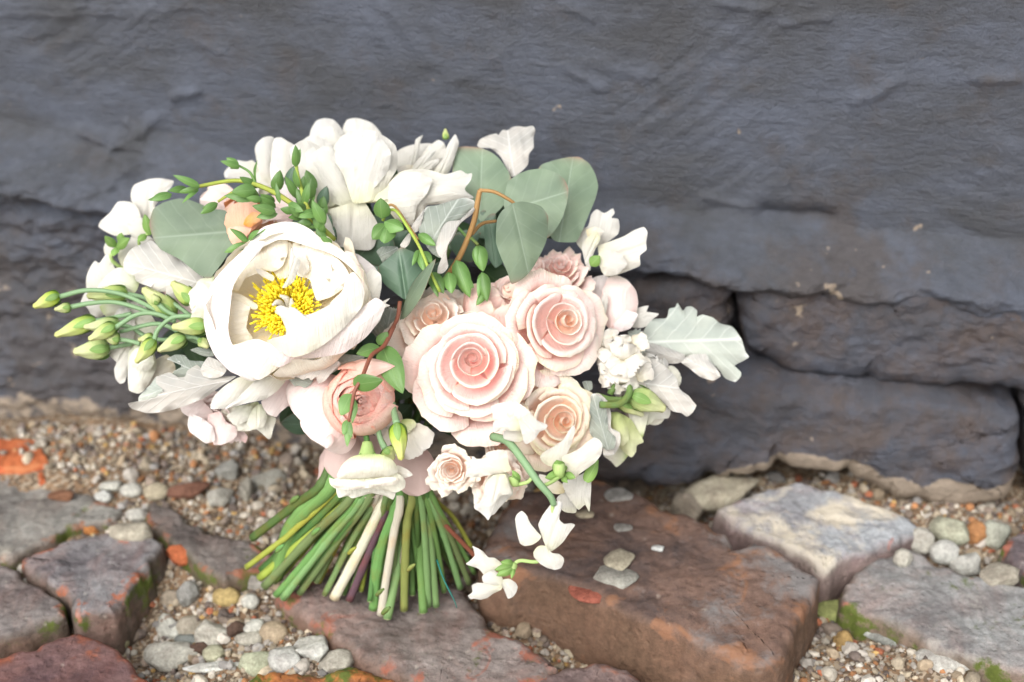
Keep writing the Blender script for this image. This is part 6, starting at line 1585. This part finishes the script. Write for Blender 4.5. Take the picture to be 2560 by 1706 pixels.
# lisianthus buds on long stems at the left
lb = part('bud_spray', 300, 770, .81, 'spray of lime green lisianthus buds on curved stems at the left')
BD = [ # base, tip, width, depth, stem control
 (150, 738, 82, 768, 36, .812, [(430, 800, .812), (370, 765, .812), (300, 735, .811), (220, 726, .811), (150, 742, .811)]),
 (178, 768, 135, 774, 24, .814, [(400, 790, .815), (300, 758, .815), (230, 758, .814), (178, 768, .814)]),
 (240, 800, 135, 840, 40, .820, [(330, 785, .822), (280, 795, .82), (240, 803, .82)]),
 (300, 810, 208, 818, 36, .817, [(360, 840, .82), (330, 820, .82), (300, 812, .817)]),
 (290, 815, 220, 850, 36, .808, [(440, 805, .808), (390, 785, .806), (340, 788, .806), (288, 820, .807)]),
 (275, 870, 182, 880, 50, .822, [(330, 860, .825), (300, 865, .823), (275, 870, .822)]),
 (388, 850, 338, 908, 36, .800, [(480, 790, .80), (430, 795, .80), (395, 825, .80), (386, 852, .80)]),
 (465, 842, 393, 878, 38, .802, [(520, 850, .805), (490, 845, .803), (463, 843, .802)]),
 (520, 815, 428, 818, 44, .797, [(560, 825, .80), (540, 820, .798), (515, 817, .797)]),
 (485, 755, 428, 705, 44, .805, [(500, 800, .81), (495, 780, .808), (484, 752, .805)]),
 (320, 735, 215, 740, 44, .822, [(400, 770, .825), (360, 745, .823), (320, 736, .822)]),
 (440, 790, 355, 720, 52, .815, [(500, 820, .82), (470, 805, .818), (438, 788, .815)]),
 (300, 850, 260, 842, 30, .812, [(350, 860, .812), (320, 852, .812), (300, 850, .812)]),
 (395, 760, 380, 735, 24, .806, [(460, 800, .808), (420, 780, .806), (395, 760, .806)]),
 (500, 850, 520, 870, 26, .80, [(480, 840, .80), (490, 845, .80), (500, 850, .80)]),
 (385, 845, 345, 850, 26, .812, [(440, 850, .812), (400, 850, .812), (385, 846, .812)]),
]
for (a, b, c, e_, w, d, stm) in BD:
    sub = empty('bud', at(a, b, d), lb) if False else None
    p0, p1 = at(a, b, d), at(c, e_, d - .004)
    # bud joined as one part with its sepals
    rt = part('bud', a, b, d)
    bud(a, b, c, e_, w, d, d - .003, parent=rt)
    T_(rt, stm, [6.5, 5.5, 6.5], GST, n=24)
T_(lb, [(560, 870, .81), (480, 850, .81), (400, 810, .812), (300, 830, .816)], [7, 5], GST, n=20)
T_(lb, [(560, 850, .81), (500, 810, .81), (450, 770, .812), (400, 740, .815)], [7, 5], GST, n=20)

# dark filling greens inside the bouquet
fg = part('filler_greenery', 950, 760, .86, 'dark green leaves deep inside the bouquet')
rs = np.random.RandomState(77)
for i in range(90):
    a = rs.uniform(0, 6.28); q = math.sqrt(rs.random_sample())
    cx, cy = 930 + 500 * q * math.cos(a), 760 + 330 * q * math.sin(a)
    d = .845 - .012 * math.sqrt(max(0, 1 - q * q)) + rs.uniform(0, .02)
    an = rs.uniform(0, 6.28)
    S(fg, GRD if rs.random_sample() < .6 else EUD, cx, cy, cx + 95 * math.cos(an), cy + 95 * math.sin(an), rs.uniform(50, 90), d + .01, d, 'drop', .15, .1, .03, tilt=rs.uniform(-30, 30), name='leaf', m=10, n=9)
# stems inside, from the flowers to the binding point
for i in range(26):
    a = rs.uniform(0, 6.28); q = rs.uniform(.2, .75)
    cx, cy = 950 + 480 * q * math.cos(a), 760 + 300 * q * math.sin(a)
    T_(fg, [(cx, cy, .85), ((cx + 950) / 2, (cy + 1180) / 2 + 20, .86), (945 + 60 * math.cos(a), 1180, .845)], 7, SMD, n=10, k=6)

# ------------------------------------------------------------------ ribbon and cut stems
TIE = .835
CUT = plain_mat('cut_stem_end', (0.42, 0.46, 0.24), .6, .3, .3, 400)
def ribbon():
    m, n = 26, 96
    P = np.zeros((m, n, 3))
    for i in range(m):
        s = i / (m - 1)
        py = 1085 + 150 * s
        hw = np.interp(s, [0, .25, .6, 1.0], [105, 112, 130, 142]) * TIE / FPX
        c = at(938 - 6 * s, py, TIE)
        for j in range(n):
            a = j / n * 2 * math.pi
            ax = math.cos(a)
            dr = 0.035 * math.sin(7 * a + 9 * s) * (0.4 + s) + .02 * math.sin(17 * a - 6 * s)
            P[i, j] = c + RGT * ax * hw * (1 + dr * .4) - FWD * math.sin(a) * hw * .62 * (1 + dr) + UPV * (-.006 * ax * 1.0 + .004 * math.sin(a * 2))
    # folds of the wrap
    C = P.mean(1, keepdims=True)
    nz = fbm(P * np.array([30, 30, 90]), 3, .5, 6)[..., None]
    P = P + (P - C) * .05 * nz
    o = grid_obj('ribbon', P, RIB, BQ, wrap=True)
    o['label'] = 'dusty mauve ribbon wound round the stems'
    S(BQ, RIB, 1000, 1100, 1060, 1235, 110, .80, .80, 'wing', .25, .05, .02, name='ribbon_end')
    S(BQ, RIB, 880, 1085, 850, 1200, 110, .80, .80, 'wing', .3, .06, .02, name='ribbon_end')
ribbon()
ST = [ # top px,py ; bottom px,py ; radius px ; material ; depth lift of bottom above datum
 (800, 1215, 632, 1345, 13, SMD, .035, [(740, 1262)]),
 (830, 1212, 690, 1440, 24, SMG, .012, [(735, 1310)]),
 (850, 1215, 617, 1418, 9, SMY, .022, [(725, 1335), (700, 1355)]),
 (860, 1225, 655, 1425, 12, SMD, .014, []),
 (885, 1235, 650, 1445, 12, SMY, .010, [(790, 1320)]),
 (880, 1240, 662, 1466, 13, SMB, .006, [(790, 1330)]),
 (870, 1235, 790, 1335, 8, SMG, .03, [(805, 1310)]),
 (900, 1235, 690, 1488, 10, SMG, .003, [(810, 1350)]),
 (910, 1235, 708, 1495, 12, SMB, .002, [(820, 1350)]),
 (925, 1238, 750, 1482, 11, SMB, .003, [(845, 1350)]),
 (920, 1238, 752, 1460, 10, SMD, .008, []),
 (938, 1240, 812, 1486, 9, SMB, .003, [(880, 1350)]),
 (930, 1240, 870, 1350, 8, SMB, .02, []),
 (958, 1240, 836, 1494, 17, SMW, .003, [(912, 1350)]),
 (945, 1235, 850, 1420, 10, SMW, .0, []),
 (978, 1235, 874, 1500, 11, SMP, .003, [(935, 1350)]),
 (1000, 1235, 934, 1522, 14, SMG, .002, [(958, 1350), (940, 1440)]),
 (1000, 1250, 952, 1535, 14, SMW, .001, [(985, 1330), (965, 1450)]),
 (1012, 1240, 968, 1545, 13, SMB, .0, [(1000, 1380)]),
 (1004, 1240, 1012, 1290, 9, SMG, .06, [(1004, 1262)]),
 (1030, 1240, 1010, 1524, 12, SMO, .001, [(1018, 1300), (1012, 1420)]),
 (1025, 1240, 990, 1500, 8, SMW, .001, []),
 (1035, 1235, 1030, 1400, 10, SMW, .0, []),
 (1042, 1235, 1058, 1530, 12, SMG, .001, [(1048, 1310), (1052, 1430)]),
 (1050, 1235, 1072, 1515, 9, SMB, .002, [(1062, 1350)]),
 (1058, 1235, 1090, 1515, 10, SMB, .001, [(1078, 1380)]),
 (1065, 1235, 1110, 1478, 9, SMG, .004, [(1090, 1360)]),
 (1070, 1235, 1150, 1470, 9, SMB, .003, [(1110, 1340)]),
 (1075, 1235, 1172, 1458, 9, SMB, .004, [(1125, 1340)]),
 (1080, 1240, 1185, 1432, 8, SMG, .008, [(1135, 1340)]),
 (1082, 1240, 1178, 1368, 7, SMY, .03, [(1130, 1290)]),
 (1060, 1215, 1192, 1395, 7, SMR, .03, [(1090, 1285)]),
 (980, 1240, 900, 1420, 9, SMD, .0, []), (1015, 1240, 1000, 1450, 9, SMD, .0, []), (1060, 1240, 1100, 1440, 9, SMD, .0, []), (1040, 1240, 1045, 1470, 9, SMD, .0, []), (900, 1240, 800, 1430, 10, SMD, .0, []),
 (1070, 1240, 1135, 1420, 8, SMD, .0, []), (870, 1230, 720, 1420, 11, SMD, .0, []), (965, 1240, 905, 1440, 9, SMB, .0, []),
]
rs = np.random.RandomState(3)
for i in range(26):
    c = 650 + 530 * (i + .5) / 26 + rs.uniform(-8, 8)
    yb = np.interp(c, [620, 700, 800, 950, 1060, 1190], [1420, 1470, 1478, 1510, 1500, 1420]) - rs.uniform(0, 35)
    ST.append((np.interp(c, [620, 1190], [860, 1075]), 1230, c, yb, rs.uniform(6.5, 10), [SMG, SMB, SMY, SMD, SMG][i % 5], rs.uniform(0, .012), [((np.interp(c, [620, 1190], [860, 1075]) * .45 + c * .55) + rs.uniform(-8, 8), 1350)]))
for (a, b, c, e_, rr, mt, lift, ctl) in ST:
    B1 = ground_at(c, e_, lift + .002)
    d1 = float((B1 - CAM).dot(FWD))
    f0 = TIE - .008 + .012 * ((a * 7) % 5 - 2) / 2
    pts = [(938 + (a - 938) * .75, 1140, f0 + .004), (a, b, f0)]
    tot = math.hypot(c - a, e_ - b)
    for (x, y) in ctl:
        k = math.hypot(x - a, y - b) / tot
        pts.append((x, y, f0 + (d1 - f0) * k))
    pts.append((c, e_, d1))
    rr = rr * (.74 if mt is SMW else .86)
    nr = [rr * (1 + rs.uniform(-.05, .05)) for _ in range(24)]
    kn = rs.randint(6, 20); nr[kn] *= 1.18; nr[-1] *= 1.06
    so = T_(BQ, pts, nr, mt, n=30, k=12, ridge=.06)
    e0, e1 = at(*pts[-2]), at(*pts[-1]); T1 = norm(e1 - e0)
    rw = rr * pts[0][2] / FPX
    tube('cut_end', [e1 - T1 * .0004, e1 + T1 * .0005], [rw * .96, rw * .90], CUT, so, 3, 12)
# nodes and a stray thread
for (x, y, d, rr, mt) in [(737, 1250, .83, 8, SMG), (880, 1378, .80, 6, SMY), (790, 1330, .80, 7, SMG), (700, 1372, .80, 7, SMG), (950, 1482, .795, 6, SMG), (1028, 1420, .80, 6, SMO), (965, 1528, .79, 7, SMG)]:
    T_(BQ, [(x - 8, y + 6, d), (x, y - 2, d - .003), (x + 9, y - 9, d - .006)], [rr * .8, rr, rr * .5], mt, name='stem_node', n=8, k=9)
T_(BQ, [(1092, 1400, .81), (1110, 1450, .805), (1135, 1500, .80), (1142, 1520, .80)], [2.5, 2, 1], TEAL, name='thread', n=12, k=6)
